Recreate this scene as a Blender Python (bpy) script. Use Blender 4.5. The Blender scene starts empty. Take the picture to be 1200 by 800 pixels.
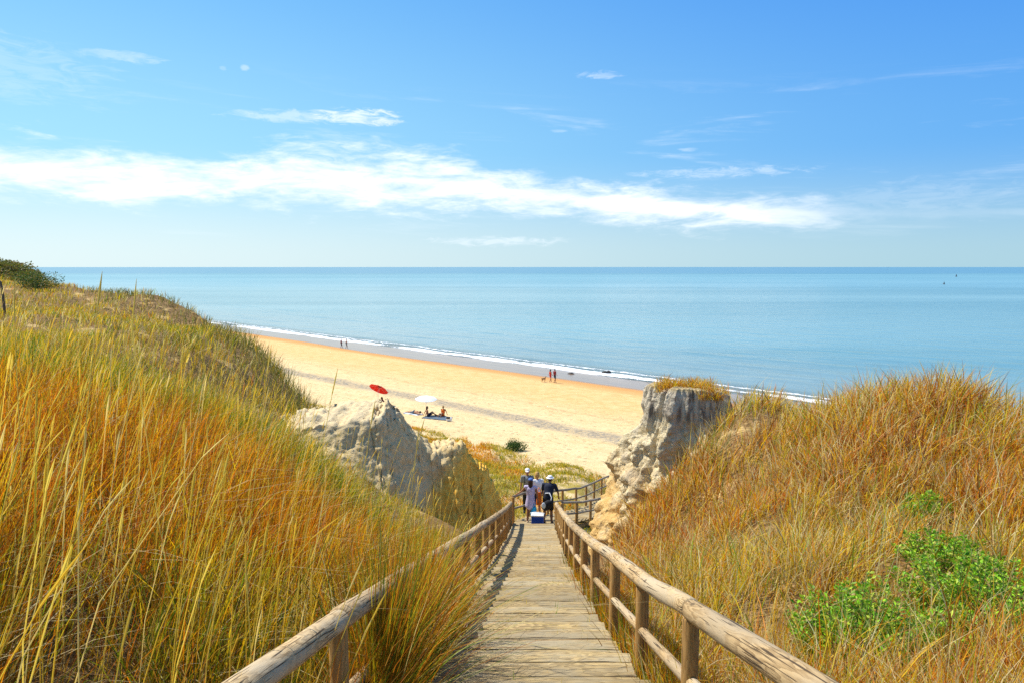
import bpy, bmesh, math, random
import numpy as np
from mathutils import Vector, Matrix
random.seed(11)
rng = np.random.default_rng(11)
R = math.radians
scene = bpy.context.scene
COL = scene.collection
CAMZ = 15.5

# ------------------------------------------------------------------ noise
def _hash(ix, iy, iz, seed):
    n = (ix * 374761393 + iy * 668265263 + iz * 2147483647 + seed * 1274126177) & 0xFFFFFFFF
    n = ((n ^ (n >> 13)) * 1274126177) & 0xFFFFFFFF
    n = n ^ (n >> 16)
    return (n & 0xFFFFFF) / float(0xFFFFFF)

def vnoise(x, y, z=0.0, seed=0):
    x, y, z = np.broadcast_arrays(np.asarray(x, float), np.asarray(y, float), np.asarray(z, float))
    ix, iy, iz = np.floor(x).astype(np.int64), np.floor(y).astype(np.int64), np.floor(z).astype(np.int64)
    fx, fy, fz = x - ix, y - iy, z - iz
    fx, fy, fz = [f * f * f * (f * (f * 6 - 15) + 10) for f in (fx, fy, fz)]
    def c(a, b, d): return _hash(ix + a, iy + b, iz + d, seed)
    x00 = c(0,0,0) * (1-fx) + c(1,0,0) * fx; x10 = c(0,1,0) * (1-fx) + c(1,1,0) * fx
    x01 = c(0,0,1) * (1-fx) + c(1,0,1) * fx; x11 = c(0,1,1) * (1-fx) + c(1,1,1) * fx
    return ((x00*(1-fy)+x10*fy)*(1-fz) + (x01*(1-fy)+x11*fy)*fz) * 2 - 1

def fbm(x, y, z=0.0, oct=4, seed=0, gain=.5):
    s, a, f = 0, 1.0, 1.0
    for i in range(oct):
        s = s + a * vnoise(np.asarray(x)*f, np.asarray(y)*f, np.asarray(z)*f, seed + i*17)
        a *= gain; f *= 2.03
    return s

def sstep(a, b, x):
    t = np.clip((np.asarray(x, float) - a) / (b - a), 0, 1)
    return t * t * (3 - 2 * t)

# ------------------------------------------------------------------ object helpers
def link(o, parent=None):
    COL.objects.link(o)
    if parent is not None: o.parent = parent
    return o

def tag(o, label=None, cat=None, group=None, kind=None):
    if label: o['label'] = label
    if cat: o['category'] = cat
    if group: o['group'] = group
    if kind: o['kind'] = kind
    return o

def empty(name, loc, rz=0.0):
    o = bpy.data.objects.new(name, None); o.location = loc; o.rotation_euler = (0, 0, rz)
    o.empty_display_size = .2
    return link(o)

def mesh_np(name, V, faces, mat=None, parent=None, smooth=True, uv=None, col=None):
    """faces: list of int arrays (each (n,3) or (n,4)). uv: (nverts,2) ; col: (nverts,3)"""
    V = np.asarray(V, np.float32)
    faces = [np.asarray(f, np.int32) for f in faces if len(f)]
    me = bpy.data.meshes.new(name)
    me.vertices.add(len(V)); me.vertices.foreach_set('co', V.ravel())
    li = np.concatenate([f.ravel() for f in faces])
    lt = np.concatenate([np.full(len(f), f.shape[1], np.int32) for f in faces])
    ls = np.concatenate([[0], np.cumsum(lt)[:-1]]).astype(np.int32)
    me.loops.add(len(li)); me.polygons.add(len(lt))
    me.loops.foreach_set('vertex_index', li)
    me.polygons.foreach_set('loop_start', ls)
    try: me.polygons.foreach_set('loop_total', lt)
    except Exception: pass
    me.polygons.foreach_set('use_smooth', np.full(len(lt), smooth, bool))
    me.update(calc_edges=True)
    if uv is not None:
        l = me.uv_layers.new(name='UVMap')
        l.data.foreach_set('uv', np.asarray(uv, np.float32)[li].ravel())
    if col is not None:
        a = me.attributes.new('col', 'FLOAT_COLOR', 'POINT')
        c4 = np.ones((len(V), 4), np.float32); c4[:, :3] = col
        a.data.foreach_set('color', c4.ravel())
    if mat: me.materials.append(mat)
    o = bpy.data.objects.new(name, me)
    return link(o, parent)

class MB:
    """collects pieces and links them as one mesh"""
    def __init__(s): s.V = []; s.F = {3: [], 4: []}; s.UV = []; s.C = []; s.n = 0
    def add(s, V, faces, uv=None, col=None):
        V = np.asarray(V, float); s.V.append(V)
        for f in faces:
            f = np.asarray(f)
            if len(f): s.F[f.shape[1]].append(f + s.n)
        s.UV.append(np.zeros((len(V), 2)) if uv is None else np.asarray(uv, float))
        s.C.append(np.ones((len(V), 3)) if col is None else np.broadcast_to(col, (len(V), 3)))
        s.n += len(V); return s
    def build(s, name, mat, parent=None, smooth=True, origin=None, col=False):
        V = np.concatenate(s.V)
        F = [np.concatenate(s.F[k]) for k in (3, 4) if s.F[k]]
        if origin is not None: V = V - np.asarray(origin)
        return mesh_np(name, V, F, mat, parent, smooth, np.concatenate(s.UV), np.concatenate(s.C) if col else None)

def grid_faces(nu, nv, wrap=False, off=0):
    i = np.arange(nu - 1)[:, None]; j = np.arange(nv if wrap else nv - 1)[None, :]
    j2 = (j + 1) % nv
    return np.stack([i*nv + j, i*nv + j2, (i+1)*nv + j2, (i+1)*nv + j], -1).reshape(-1, 4) + off

def tube(mb, pts, rad, seg=10, cap=True, wob=0.0, flat=1.0, seed=0, uvo=0.0):
    """tube through pts with radii, rounded-ish closed ends, uv = (metres round, metres along)"""
    P = np.asarray(pts, float); rad = np.broadcast_to(np.asarray(rad, float), (len(P),)).copy()
    T = np.gradient(P, axis=0); T /= np.linalg.norm(T, axis=1)[:, None] + 1e-9
    if cap:
        e = .3 * rad[0], .3 * rad[-1]
        P = np.vstack([P[0] - T[0]*e[0]*0.0, P[0] + T[0]*e[0], P[1:-1], P[-1] - T[-1]*e[1], P[-1]])
        rad = np.concatenate([[rad[0]*.86], [rad[0]], rad[1:-1], [rad[-1]], [rad[-1]*.86]])
        T = np.vstack([T[0], T[0], T[1:-1], T[-1], T[-1]])
    up = np.array([0, 0, 1.0])
    S = np.cross(T, up); ln = np.linalg.norm(S, axis=1)
    S[ln < .05] = [1, 0, 0]; S /= np.linalg.norm(S, axis=1)[:, None]
    U = np.cross(S, T)
    a = np.linspace(0, 2*np.pi, seg, endpoint=False)
    L = np.concatenate([[0], np.cumsum(np.linalg.norm(np.diff(P, axis=0), axis=1))])
    rr = rad[:, None] * np.ones(seg)
    if wob: rr = rr * (1 + wob * fbm(np.cos(a)[None]*1.6 + seed*7.3, np.sin(a)[None]*1.6, L[:, None]*1.7, 3, 3))
    V = P[:, None] + rr[..., None] * (np.cos(a)[None, :, None]*S[:, None] + flat*np.sin(a)[None, :, None]*U[:, None])
    uv = np.stack([np.broadcast_to(np.abs(a/np.pi-1)[None]*rad.mean()*3 + seed*.37, rr.shape), np.broadcast_to(L[:, None] + uvo + seed*1.31, rr.shape)], -1)
    n = len(P)
    V = V.reshape(-1, 3); uv = uv.reshape(-1, 2)
    faces = [grid_faces(n, seg, True)]
    if cap:
        V = np.vstack([V, P[0], P[-1]]); uv = np.vstack([uv, uv[0], uv[-1]])
        j = np.arange(seg); j2 = (j+1) % seg
        faces.append(np.stack([np.full(seg, n*seg), j2, j], -1))
        faces.append(np.stack([np.full(seg, n*seg+1), (n-1)*seg + j, (n-1)*seg + j2], -1))
    mb.add(V, faces, uv)
    return mb

def box(mb, c, s, rz=0.0, tilt=0.0, uvs=1.0, bev=0.0):
    """box centred c size s"""
    x, y, z = np.array(s) / 2
    b = min(bev, x*.9, y*.9, z*.9)
    if b > 0:
        bm = bmesh.new(); bmesh.ops.create_cube(bm, size=1.0)
        for v in bm.verts: v.co = (v.co.x*2*x, v.co.y*2*y, v.co.z*2*z)
        bmesh.ops.bevel(bm, geom=bm.edges[:], offset=b, segments=2, affect='EDGES', profile=.5)
        bmesh.ops.triangulate(bm, faces=bm.faces[:])
        V = np.array([v.co[:] for v in bm.verts]); F = [np.array([[v.index for v in f.verts] for f in bm.faces])]
        bm.free()
    else:
        V = np.array([[-x,-y,-z],[x,-y,-z],[x,y,-z],[-x,y,-z],[-x,-y,z],[x,-y,z],[x,y,z],[-x,y,z]])
        F = [np.array([[0,3,2,1],[4,5,6,7],[0,1,5,4],[1,2,6,5],[2,3,7,6],[3,0,4,7]])]
    if tilt:
        ct, st = math.cos(tilt), math.sin(tilt)
        V = np.stack([V[:,0], V[:,1]*ct - V[:,2]*st, V[:,1]*st + V[:,2]*ct], -1)
    ca, sa = math.cos(rz), math.sin(rz)
    W = np.stack([V[:,0]*ca - V[:,1]*sa, V[:,0]*sa + V[:,1]*ca, V[:,2]], -1) + np.asarray(c)
    mb.add(W, F, V[:, :2]*uvs)
    return mb

# ------------------------------------------------------------------ materials
class NT:
    def __init__(s, name, world=False):
        if world:
            s.m = bpy.data.worlds.new(name)
        else:
            s.m = bpy.data.materials.new(name)
        s.m.use_nodes = True; s.t = s.m.node_tree; s.t.nodes.clear()
    def n(s, typ, props=None, **inp):
        nd = s.t.nodes.new(typ)
        for k, v in (props or {}).items(): setattr(nd, k, v)
        for k, v in inp.items():
            key = k.replace('_', ' ')
            sock = None
            if key in nd.inputs: sock = nd.inputs[key]
            elif k[0] == 'i' and k[1:].isdigit(): sock = nd.inputs[int(k[1:])]
            s.set(sock, v)
        return nd
    def set(s, sock, v):
        if isinstance(v, bpy.types.NodeSocket): s.t.links.new(v, sock)
        elif isinstance(v, bpy.types.Node): s.t.links.new(v.outputs[0], sock)
        elif isinstance(v, (tuple, list)) and len(v) == 3 and sock.type == 'RGBA': sock.default_value = (*v, 1)
        else: sock.default_value = v
    def math(s, op, a, b=None, c=None, clamp=False):
        nd = s.t.nodes.new('ShaderNodeMath'); nd.operation = op; nd.use_clamp = clamp
        for i, v in enumerate((a, b, c)):
            if v is not None: s.set(nd.inputs[i], v)
        return nd.outputs[0]
    def mix(s, f, a, b, mode='MIX'):
        nd = s.t.nodes.new('ShaderNodeMix'); nd.data_type = 'RGBA'; nd.blend_type = mode
        s.set(nd.inputs[0], f); s.set(nd.inputs[6], a); s.set(nd.inputs[7], b)
        return nd.outputs[2]
    def rng(s, v, a, b, c=0.0, d=1.0, smooth=True):
        nd = s.t.nodes.new('ShaderNodeMapRange'); nd.interpolation_type = 'SMOOTHSTEP' if smooth else 'LINEAR'
        for i, x in enumerate((v, a, b, c, d)): s.set(nd.inputs[i], x)
        return nd.outputs[0]
    def noise(s, vec, scale, detail=4.0, rough=.55, dist=0.0, color=False):
        nd = s.n('ShaderNodeTexNoise', None, Scale=scale, Detail=detail, Roughness=rough, Distortion=dist)
        if vec is not None: s.set(nd.inputs['Vector'], vec)
        return nd.outputs[1 if color else 0]
    def mapping(s, vec, scale=(1,1,1), loc=(0,0,0), rot=(0,0,0)):
        nd = s.n('ShaderNodeMapping', None, Location=loc, Rotation=rot, Scale=scale)
        s.set(nd.inputs['Vector'], vec); return nd.outputs[0]
    def bump(s, h, strength=.5, dist=.02, normal=None):
        nd = s.n('ShaderNodeBump', None, Strength=strength, Distance=dist, Height=h)
        if normal is not None: s.set(nd.inputs['Normal'], normal)
        return nd.outputs[0]
    def pbr(s, color, rough=.8, normal=None, spec=.3, metal=0.0, **kw):
        nd = s.n('ShaderNodeBsdfPrincipled')
        s.set(nd.inputs['Base Color'], color); s.set(nd.inputs['Roughness'], rough)
        s.set(nd.inputs['Specular IOR Level'], spec); s.set(nd.inputs['Metallic'], metal)
        if normal is not None: s.set(nd.inputs['Normal'], normal)
        for k, v in kw.items(): s.set(nd.inputs[k.replace('_', ' ')], v)
        return nd.outputs[0]
    def out(s, sh):
        o = s.n('ShaderNodeOutputMaterial'); s.set(o.inputs[0], sh); return s.m

def mat_plain(name, c, rough=.7, spec=.3, var=.12, scale=30, bump=.15, metal=0.0):
    t = NT(name); g = t.n('ShaderNodeTexCoord').outputs['Object']
    n = t.noise(g, scale, 4)
    col = t.mix(n, tuple(x*(1-var) for x in c), tuple(min(1, x*(1+var)) for x in c))
    return t.out(t.pbr(col, rough, t.bump(n, bump, .01), spec, metal))

def mat_wood(name, lo, hi, crack=(.05,.032,.02), grain=1.0, grey=None, crackw=.66):
    t = NT(name)
    uv = t.n('ShaderNodeUVMap', {'uv_map': 'UVMap'}).outputs[0]
    oi = t.n('ShaderNodeObjectInfo').outputs['Random']
    off = t.n('ShaderNodeCombineXYZ', None, X=t.math('MULTIPLY', oi, 37.0), Y=t.math('MULTIPLY', oi, 91.0), Z=0.0).outputs[0]
    v = t.n('ShaderNodeVectorMath', {'operation': 'ADD'}); t.set(v.inputs[0], uv); t.set(v.inputs[1], off); v = v.outputs[0]
    big = t.noise(t.mapping(v, (5, .9, 1)), 1.3, 2, .5)
    rings = t.math('FRACT', t.math('MULTIPLY', t.math('ADD', big, t.math('MULTIPLY', t.noise(t.mapping(v, (20, 2.0, 1)), 2.5, 3), .12)), 16.0))
    rings = t.rng(rings, 0.0, .9, 0, 1)
    fine = t.noise(t.mapping(v, (110, 4, 1)), 3.0, 4, .65)
    blot = t.noise(t.mapping(v, (4, 1.2, 1)), 2.2, 4, .6)
    f = t.math('ADD', t.math('MULTIPLY', rings, .34*grain), t.math('ADD', t.math('MULTIPLY', fine, .45), t.math('MULTIPLY', blot, .35)))
    f = t.rng(f, .22, .85)
    col = t.mix(f, lo, hi)
    if grey: col = t.mix(t.rng(t.noise(t.mapping(v, (3, .8, 1)), 1.7, 4, .6), .42, .62), col, grey)
    col = t.mix(t.math('MULTIPLY', t.math('FRACT', t.math('MULTIPLY', oi, 7.31)), .5), col, tuple(x*.72 for x in lo))
    cr = t.noise(t.mapping(v, (55, 1.0, 1)), 1.6, 2, .5, .25)
    cr = t.rng(cr, crackw, crackw + .035)
    kn = t.n('ShaderNodeTexVoronoi', None, Scale=1.0); t.set(kn.inputs['Vector'], t.mapping(v, (3.2, 1.6, 1)))
    knot = t.math('SUBTRACT', 1.0, t.rng(kn.outputs[0], .03, .075))
    dark = t.math('MAXIMUM', cr, t.math('MULTIPLY', knot, .75))
    col = t.mix(t.math('MULTIPLY', dark, .9), col, crack)
    h = t.math('SUBTRACT', t.math('ADD', t.math('MULTIPLY', fine, .35), t.math('MULTIPLY', rings, .25)), t.math('MULTIPLY', cr, 1.6))
    return t.out(t.pbr(col, .85, t.bump(h, .7, .006), .2))

M = {}
M['rail'] = mat_wood('weathered_log', (.27,.17,.075), (.66,.47,.24), grey=(.52,.41,.26), crackw=.60)
M['post'] = mat_wood('post_wood', (.32,.17,.05), (.64,.39,.14), grain=.7, crackw=.63)
M['plank'] = mat_wood('plank_wood', (.21,.15,.075), (.58,.425,.195), grain=1.0, grey=(.42,.35,.22), crackw=.64)
M['far_rail'] = mat_wood('shaded_log', (.22,.17,.12), (.44,.36,.26), crackw=.62)  # log wood for the lower railings, shade put into a darker colour

def P_(t):
    """world position and distance across the coast (p) in a node tree"""
    pos = t.n('ShaderNodeNewGeometry').outputs['Position']
    sx = t.n('ShaderNodeSeparateXYZ'); t.set(sx.inputs[0], pos)
    p = t.math('MULTIPLY', t.math('ADD', sx.outputs[0], sx.outputs[1]), .70711)
    q = t.math('MULTIPLY', t.math('SUBTRACT', sx.outputs[1], sx.outputs[0]), .70711)
    return pos, p, q, sx

def mat_ground():
    t = NT('sand_ground')
    pos, p, q, sx = P_(t)
    nbig = t.noise(pos, .12, 4)
    edge = t.math('MULTIPLY', t.math('SUBTRACT', nbig, .5), 5.0)
    pe = t.math('ADD', p, edge)
    n1 = t.noise(pos, .9, 6, .65); n2 = t.noise(pos, 6.0, 5, .7); n3 = t.noise(pos, 40.0, 3, .7)
    # dry sand
    dry = t.mix(t.rng(n1, .3, .7), (.66,.455,.205), (.77,.575,.30))
    dry = t.mix(t.rng(n2, .35, .75), dry, (.80,.63,.36))
    # lower beach is packed and more orange
    dry = t.mix(t.rng(pe, 45.0, 60.0), dry, t.mix(t.rng(n1, .3, .7), (.69,.415,.155), (.78,.53,.24)))
    # streaks along the coast
    cst = t.n('ShaderNodeCombineXYZ', None, X=p, Y=t.math('MULTIPLY', q, .12), Z=0.0).outputs[0]
    st = t.noise(cst, .9, 5, .65)
    dry = t.mix(t.math('MULTIPLY', t.rng(st, .5, .7), .28), dry, (.58,.32,.10))
    # footprints / trampled specks on the upper beach
    fp = t.n('ShaderNodeTexVoronoi', {'feature': 'F1'}, Scale=1.5, Randomness=1.0); t.set(fp.inputs['Vector'], pos)
    foot = t.math('MULTIPLY', t.math('SUBTRACT', 1.0, t.rng(fp.outputs[0], .12, .34)), t.rng(n2, .38, .60))
    upper = t.math('MULTIPLY', t.rng(pe, 26.0, 30.0), t.math('SUBTRACT', 1.0, t.rng(pe, 52.0, 64.0, 0, .8)))
    dry = t.mix(t.math('MULTIPLY', t.math('MULTIPLY', foot, upper), .32), dry, (.40,.27,.13))
    fp2 = t.rng(t.noise(pos, 2.6, 6, .85), .60, .72)
    dry = t.mix(t.math('MULTIPLY', t.math('MULTIPLY', fp2, upper), .35), dry, (.42,.29,.14))
    # wrack line of pebbles and weed
    d = t.math('ABSOLUTE', t.math('SUBTRACT', t.math('ADD', p, t.math('MULTIPLY', t.math('SUBTRACT', t.noise(pos, .35, 3), .5), 2.2)), 44.3))
    wr = t.math('MULTIPLY', t.math('SUBTRACT', 1.0, t.rng(d, .5, 2.3)), t.rng(t.noise(pos, 3.0, 5, .8), .32, .62))
    d2 = t.math('ABSOLUTE', t.math('SUBTRACT', t.math('ADD', p, t.math('MULTIPLY', t.math('SUBTRACT', t.noise(pos, .2, 4), .5), 5.0)), 52.0))
    wr2 = t.math('MULTIPLY', t.math('SUBTRACT', 1.0, t.rng(d2, .1, .5)), t.rng(t.noise(pos, 2.0, 5, .8), .42, .62))
    dry = t.mix(t.math('MULTIPLY', wr, .95), dry, (.24,.22,.19))
    dry = t.mix(t.math('MULTIPLY', wr2, .5), dry, (.34,.20,.09))
    # dune soil, litter between the grass
    lit = t.noise(pos, 14.0, 5, .75)
    soil = t.mix(t.rng(lit, .38, .66), (.13,.075,.03), (.38,.235,.09))
    soil = t.mix(t.rng(t.noise(pos, 1.1, 4, .6), .56, .68), soil, (.62,.42,.17))
    fore = t.mix(t.rng(t.noise(pos, .8, 6, .7), .42, .58), (.66,.50,.27), (.40,.30,.06))
    dune = t.mix(t.rng(p, 15.0, 17.0), soil, fore)
    land = t.mix(t.rng(t.math('ADD', pe, t.math('MULTIPLY', n1, 4.0)), 31.0, 33.5), dune, dry)
    # wet sand
    wsx = t.math('ADD', t.math('ADD', p, t.math('MULTIPLY', t.math('SUBTRACT', t.noise(cst, .12, 3), .5), 7.0)), t.math('MULTIPLY', n1, .8))
    damp = t.rng(wsx, 69.0, 73.0); wet = t.rng(wsx, 73.2, 75.0)
    land = t.mix(damp, land, (.62,.31,.10))
    wets = t.mix(t.rng(st, .35, .65), (.27,.18,.11), (.35,.235,.13))
    land = t.mix(wet, land, wets)
    rough = t.math('SUBTRACT', .92, t.math('MULTIPLY', wet, .72))
    spec = t.math('ADD', .15, t.math('MULTIPLY', wet, .4))
    h = t.math('ADD', t.math('MULTIPLY', n2, .5), t.math('SUBTRACT', t.math('MULTIPLY', n3, .12), t.math('MULTIPLY', t.math('MULTIPLY', foot, upper), .55)))
    h = t.math('MULTIPLY', h, t.math('SUBTRACT', 1.0, t.math('MULTIPLY', wet, .985)))
    return t.out(t.pbr(land, rough, t.bump(h, .9, .16), spec))
M['ground'] = mat_ground()

def mat_sea():
    t = NT('sea_water')
    pos, p, q, sx = P_(t)
    cst = t.n('ShaderNodeCombineXYZ', None, X=p, Y=t.math('MULTIPLY', q, .35), Z=0.0).outputs[0]
    w1 = t.noise(cst, 1.1, 5, .62); w2 = t.noise(cst, .22, 3, .5); w3 = t.noise(cst, .035, 4, .55)
    # long wind lanes on the far sea
    ln = t.n('ShaderNodeCombineXYZ', None, X=t.math('MULTIPLY', sx.outputs[0], .0016), Y=t.math('MULTIPLY', sx.outputs[1], .0075), Z=0.0).outputs[0]
    lane = t.noise(ln, 1.0, 4, .5, .5)
    lanef = t.rng(lane, .40, .62)
    # sand stirred up close to the beach
    shal = t.math('SUBTRACT', 1.0, t.rng(t.math('ADD', p, t.math('MULTIPLY', w3, 16.0)), 92.0, 150.0))
    deep = t.mix(lanef, (.09,.235,.26), (.17,.335,.35))
    yy = t.math('MULTIPLY', sx.outputs[1], t.math('ADD', .8, t.math('MULTIPLY', w3, .4)))
    deep = t.mix(t.math('MULTIPLY', t.math('MULTIPLY', t.rng(yy, 480.0, 620.0), t.rng(yy, 1700.0, 1400.0)), .6), deep, (.19,.38,.42))
    far = t.rng(yy, 1500.0, 1900.0)
    deep = t.mix(far, deep, (.11,.26,.33))
    col = t.mix(t.math('MULTIPLY', shal, .75), deep, (.235,.30,.28))
    # foam: main breaker, broken trailing lace, swash edges
    nf = t.math('MULTIPLY', t.math('SUBTRACT', t.noise(cst, .16, 4, .6), .5), 4.5)
    pf = t.math('ADD', p, nf)
    lace = t.noise(cst, 2.4, 6, .75, .6)
    c1 = t.math('MULTIPLY', t.rng(pf, 82.2, 82.9), t.math('SUBTRACT', 1.0, t.rng(pf, 83.9, 86.4)))
    lng = t.n('ShaderNodeCombineXYZ', None, X=t.math('MULTIPLY', q, .055), Y=0.0, Z=0.0).outputs[0]
    amp = t.rng(t.noise(lng, 1.0, 3, .6), .32, .60, .35, 1.0)
    f1 = t.rng(t.math('ADD', t.math('MULTIPLY', c1, amp), t.math('MULTIPLY', t.math('SUBTRACT', lace, .5), 1.1)), .42, .62)
    c2 = t.math('MULTIPLY', t.rng(pf, 85.8, 86.6), t.math('SUBTRACT', 1.0, t.rng(pf, 87.2, 88.6)))
    f2 = t.rng(t.math('ADD', t.math('MULTIPLY', c2, .75), t.math('MULTIPLY', t.math('SUBTRACT', lace, .5), 1.3)), .66, .80)
    nf2 = t.math('ADD', p, t.math('MULTIPLY', t.math('SUBTRACT', t.noise(cst, .10, 3, .5), .5), 12.0))
    c3 = t.math('MULTIPLY', t.rng(nf2, 78.9, 79.0), t.math('SUBTRACT', 1.0, t.rng(nf2, 79.05, 79.5)))
    f3 = t.math('MULTIPLY', t.math('MULTIPLY', c3, t.rng(lace, .40, .55)), .55)
    foam = t.math('MAXIMUM', f1, t.math('MAXIMUM', f2, f3), clamp=True)
    wav = t.math('ADD', t.math('MULTIPLY', w1, .35), t.math('ADD', t.math('MULTIPLY', w2, 2.4), t.math('MULTIPLY', foam, .25)))
    calm = t.math('SUBTRACT', 1.0, t.math('MULTIPLY', lanef, .35))
    b = t.n('ShaderNodeBump', None, Distance=.32, Height=wav); t.set(b.inputs['Strength'], t.math('MULTIPLY', calm, t.rng(sx.outputs[1], 60.0, 900.0, .8, .5)))
    b = b.outputs[0]
    water = t.pbr(col, t.rng(sx.outputs[1], 80.0, 1200.0, .14, .30), b, .5, **{'IOR': 1.33})
    fo = t.pbr((.86,.88,.88), .9, b, .1)
    mx = t.n('ShaderNodeMixShader'); t.set(mx.inputs[0], foam); t.set(mx.inputs[1], water); t.set(mx.inputs[2], fo)
    # the thin sheet of run-up water lets the wet sand through
    tr = t.n('ShaderNodeBsdfTransparent').outputs[0]
    thin = t.math('MULTIPLY', t.math('SUBTRACT', 1.0, t.rng(p, 83.0, 92.0)), .55)
    thin = t.math('MULTIPLY', thin, t.math('SUBTRACT', 1.0, foam))
    m2 = t.n('ShaderNodeMixShader'); t.set(m2.inputs[0], thin); t.set(m2.inputs[1], mx); t.set(m2.inputs[2], tr)
    return t.out(m2.outputs[0])
M['sea'] = mat_sea()

def mat_grass(name, trans=.52):
    t = NT(name)
    c = t.n('ShaderNodeAttribute', {'attribute_name': 'col'}).outputs['Color']
    d = t.pbr(c, .55, None, .35)
    tr = t.n('ShaderNodeBsdfTranslucent', None, Color=t.mix(1.0, c, (1.0,.92,.62), 'MULTIPLY')).outputs[0]
    mx = t.n('ShaderNodeMixShader'); t.set(mx.inputs[0], trans); t.set(mx.inputs[1], d); t.set(mx.inputs[2], tr)
    return t.out(mx.outputs[0])
M['grass'] = mat_grass('dry_blade'); M['leaf'] = mat_grass('green_leaf', .35)

def mat_rock(name, kind):
    t = NT(name)
    pos = t.n('ShaderNodeNewGeometry').outputs['Position']
    sx = t.n('ShaderNodeSeparateXYZ'); t.set(sx.inputs[0], pos)
    n1 = t.noise(pos, 1.3, 6, .65); n2 = t.noise(pos, 6.0, 6, .7)
    vs = t.noise(t.mapping(pos, (3.2, 3.2, .35)), 1.6, 5, .65)       # vertical flutes
    hs = t.noise(t.mapping(pos, (.5, .5, 7)), 1.2, 5, .6)            # bedding
    vo = t.n('ShaderNodeTexVoronoi', None, Scale=4.0); t.set(vo.inputs['Vector'], t.mapping(pos, (1, 1, .8)))
    if kind == 'outcrop':
        col = t.mix(t.rng(n2, .3, .7), (.56,.43,.23), (.86,.73,.48))
        col = t.mix(t.math('MULTIPLY', t.rng(n1, .48, .62), .6), col, (.42,.38,.32))
        orange = t.math('MULTIPLY', t.math('SUBTRACT', 1.0, t.rng(sx.outputs[2], 9.6, 11.3)), t.rng(t.noise(pos, .9, 3), .36, .54))
        col = t.mix(t.math('MULTIPLY', orange, .8), col, t.mix(n2, (.58,.29,.06), (.78,.52,.17)))
        cap = t.rng(t.math('ADD', sx.outputs[2], t.math('MULTIPLY', n1, .35)), 12.1, 12.3)
        capc = t.mix(t.rng(vs, .36, .58), (.20,.165,.13), (.68,.58,.42))
        col = t.mix(cap, col, capc)
        top = t.rng(sx.outputs[2], 12.62, 12.74)
        col = t.mix(top, col, (.50,.38,.20))
    else:
        col = t.mix(t.rng(n2, .3, .7), (.56,.41,.19), (.79,.62,.34))
        col = t.mix(t.math('MULTIPLY', t.rng(vs, .45, .65), .35), col, (.54,.41,.22))
        col = t.mix(t.math('MULTIPLY', t.rng(sx.outputs[2], 10.7, 11.1), .4), col, (.70,.60,.42))
        xo = t.math('ADD', sx.outputs[0], t.math('MULTIPLY', t.math('SUBTRACT', n1, .5), 1.2))
        zo = t.math('SUBTRACT', xo, t.math('MULTIPLY', t.math('SUBTRACT', sx.outputs[2], 8.6), .75))
        orange = t.rng(zo, -2.9, -2.0)
        col = t.mix(t.math('MULTIPLY', orange, .9), col, t.mix(t.rng(n2, .35, .65), (.86,.43,.04), (.92,.60,.10)))
    cav = t.math('SUBTRACT', 1.0, t.rng(vo.outputs[0], .05, .2))
    h = t.math('ADD', t.math('ADD', t.math('MULTIPLY', n2, .7), t.math('MULTIPLY', vs, .9 if kind == 'outcrop' else .55)), t.math('SUBTRACT', t.math('MULTIPLY', hs, .4), t.math('MULTIPLY', cav, .3)))
    return t.out(t.pbr(col, .95, t.bump(h, .9, .14 if kind == 'outcrop' else .075), .12))
M['outcrop'] = mat_rock('outcrop_rock', 'outcrop'); M['bluff'] = mat_rock('bluff_rock', 'bluff')

# ------------------------------------------------------------------ the path (left and right rail lines, deck height)
def deckz(y): return 13.9 - .2991 * np.asarray(y, float)
_LY = [-4, 1.9, 2.8, 4.7, 6.5, 9.5, 12.6, 16.2, 19.4, 24.7]; _LX = [-1.06,-1.04,-1.02,-.95,-.86,-.67,-.49,-.31,-.18,-.04]
_RY = [-4, 2.7, 4.0, 5.8, 8.7, 10.7, 13.6, 17.5, 21.4, 24.7]; _RX = [1.2,1.17,1.13,1.09,1.05,1.06,1.11,1.25,1.40,1.55]
def xl(y): return np.interp(y, _LY, _LX)
def xr(y): return np.interp(y, _RY, _RX)
YS = np.arange(-4, 24.71, .1)
LPATH = np.stack([xl(YS), YS, deckz(YS)], -1); RPATH = np.stack([xr(YS), YS, deckz(YS)], -1)
DECKL = LPATH.copy(); DECKL[:, 0] = np.maximum(xl(YS) + .085, np.interp(YS, [-4, 6.2, 10.6, 13.0], [-.62, -.60, -.56, -.46])) - .085
L2 = np.array([(-.04,24.7,6.51),(.10,25.8,6.3),(.50,27.0,6.05),(1.16,28.0,5.75),(3.2,32.3,4.6),(5.9,39.9,3.1)])
R2 = np.array([(1.55,24.7,6.51),(1.78,25.3,6.3),(2.15,26.1,6.05),(2.65,27.0,5.75),(4.65,31.5,4.6),(7.35,39.3,3.1)])
PATHC = np.vstack([(LPATH + RPATH)[::5] / 2, (L2 + R2)[1:] / 2])
def _dense(P, step=.3):
    L = np.concatenate([[0], np.cumsum(np.linalg.norm(np.diff(P, axis=0), axis=1))])
    s = np.linspace(0, L[-1], int(L[-1]/step) + 1)
    return np.stack([np.interp(s, L, P[:, k]) for k in range(P.shape[1])], -1)
PD = _dense(PATHC, .3)

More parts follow.
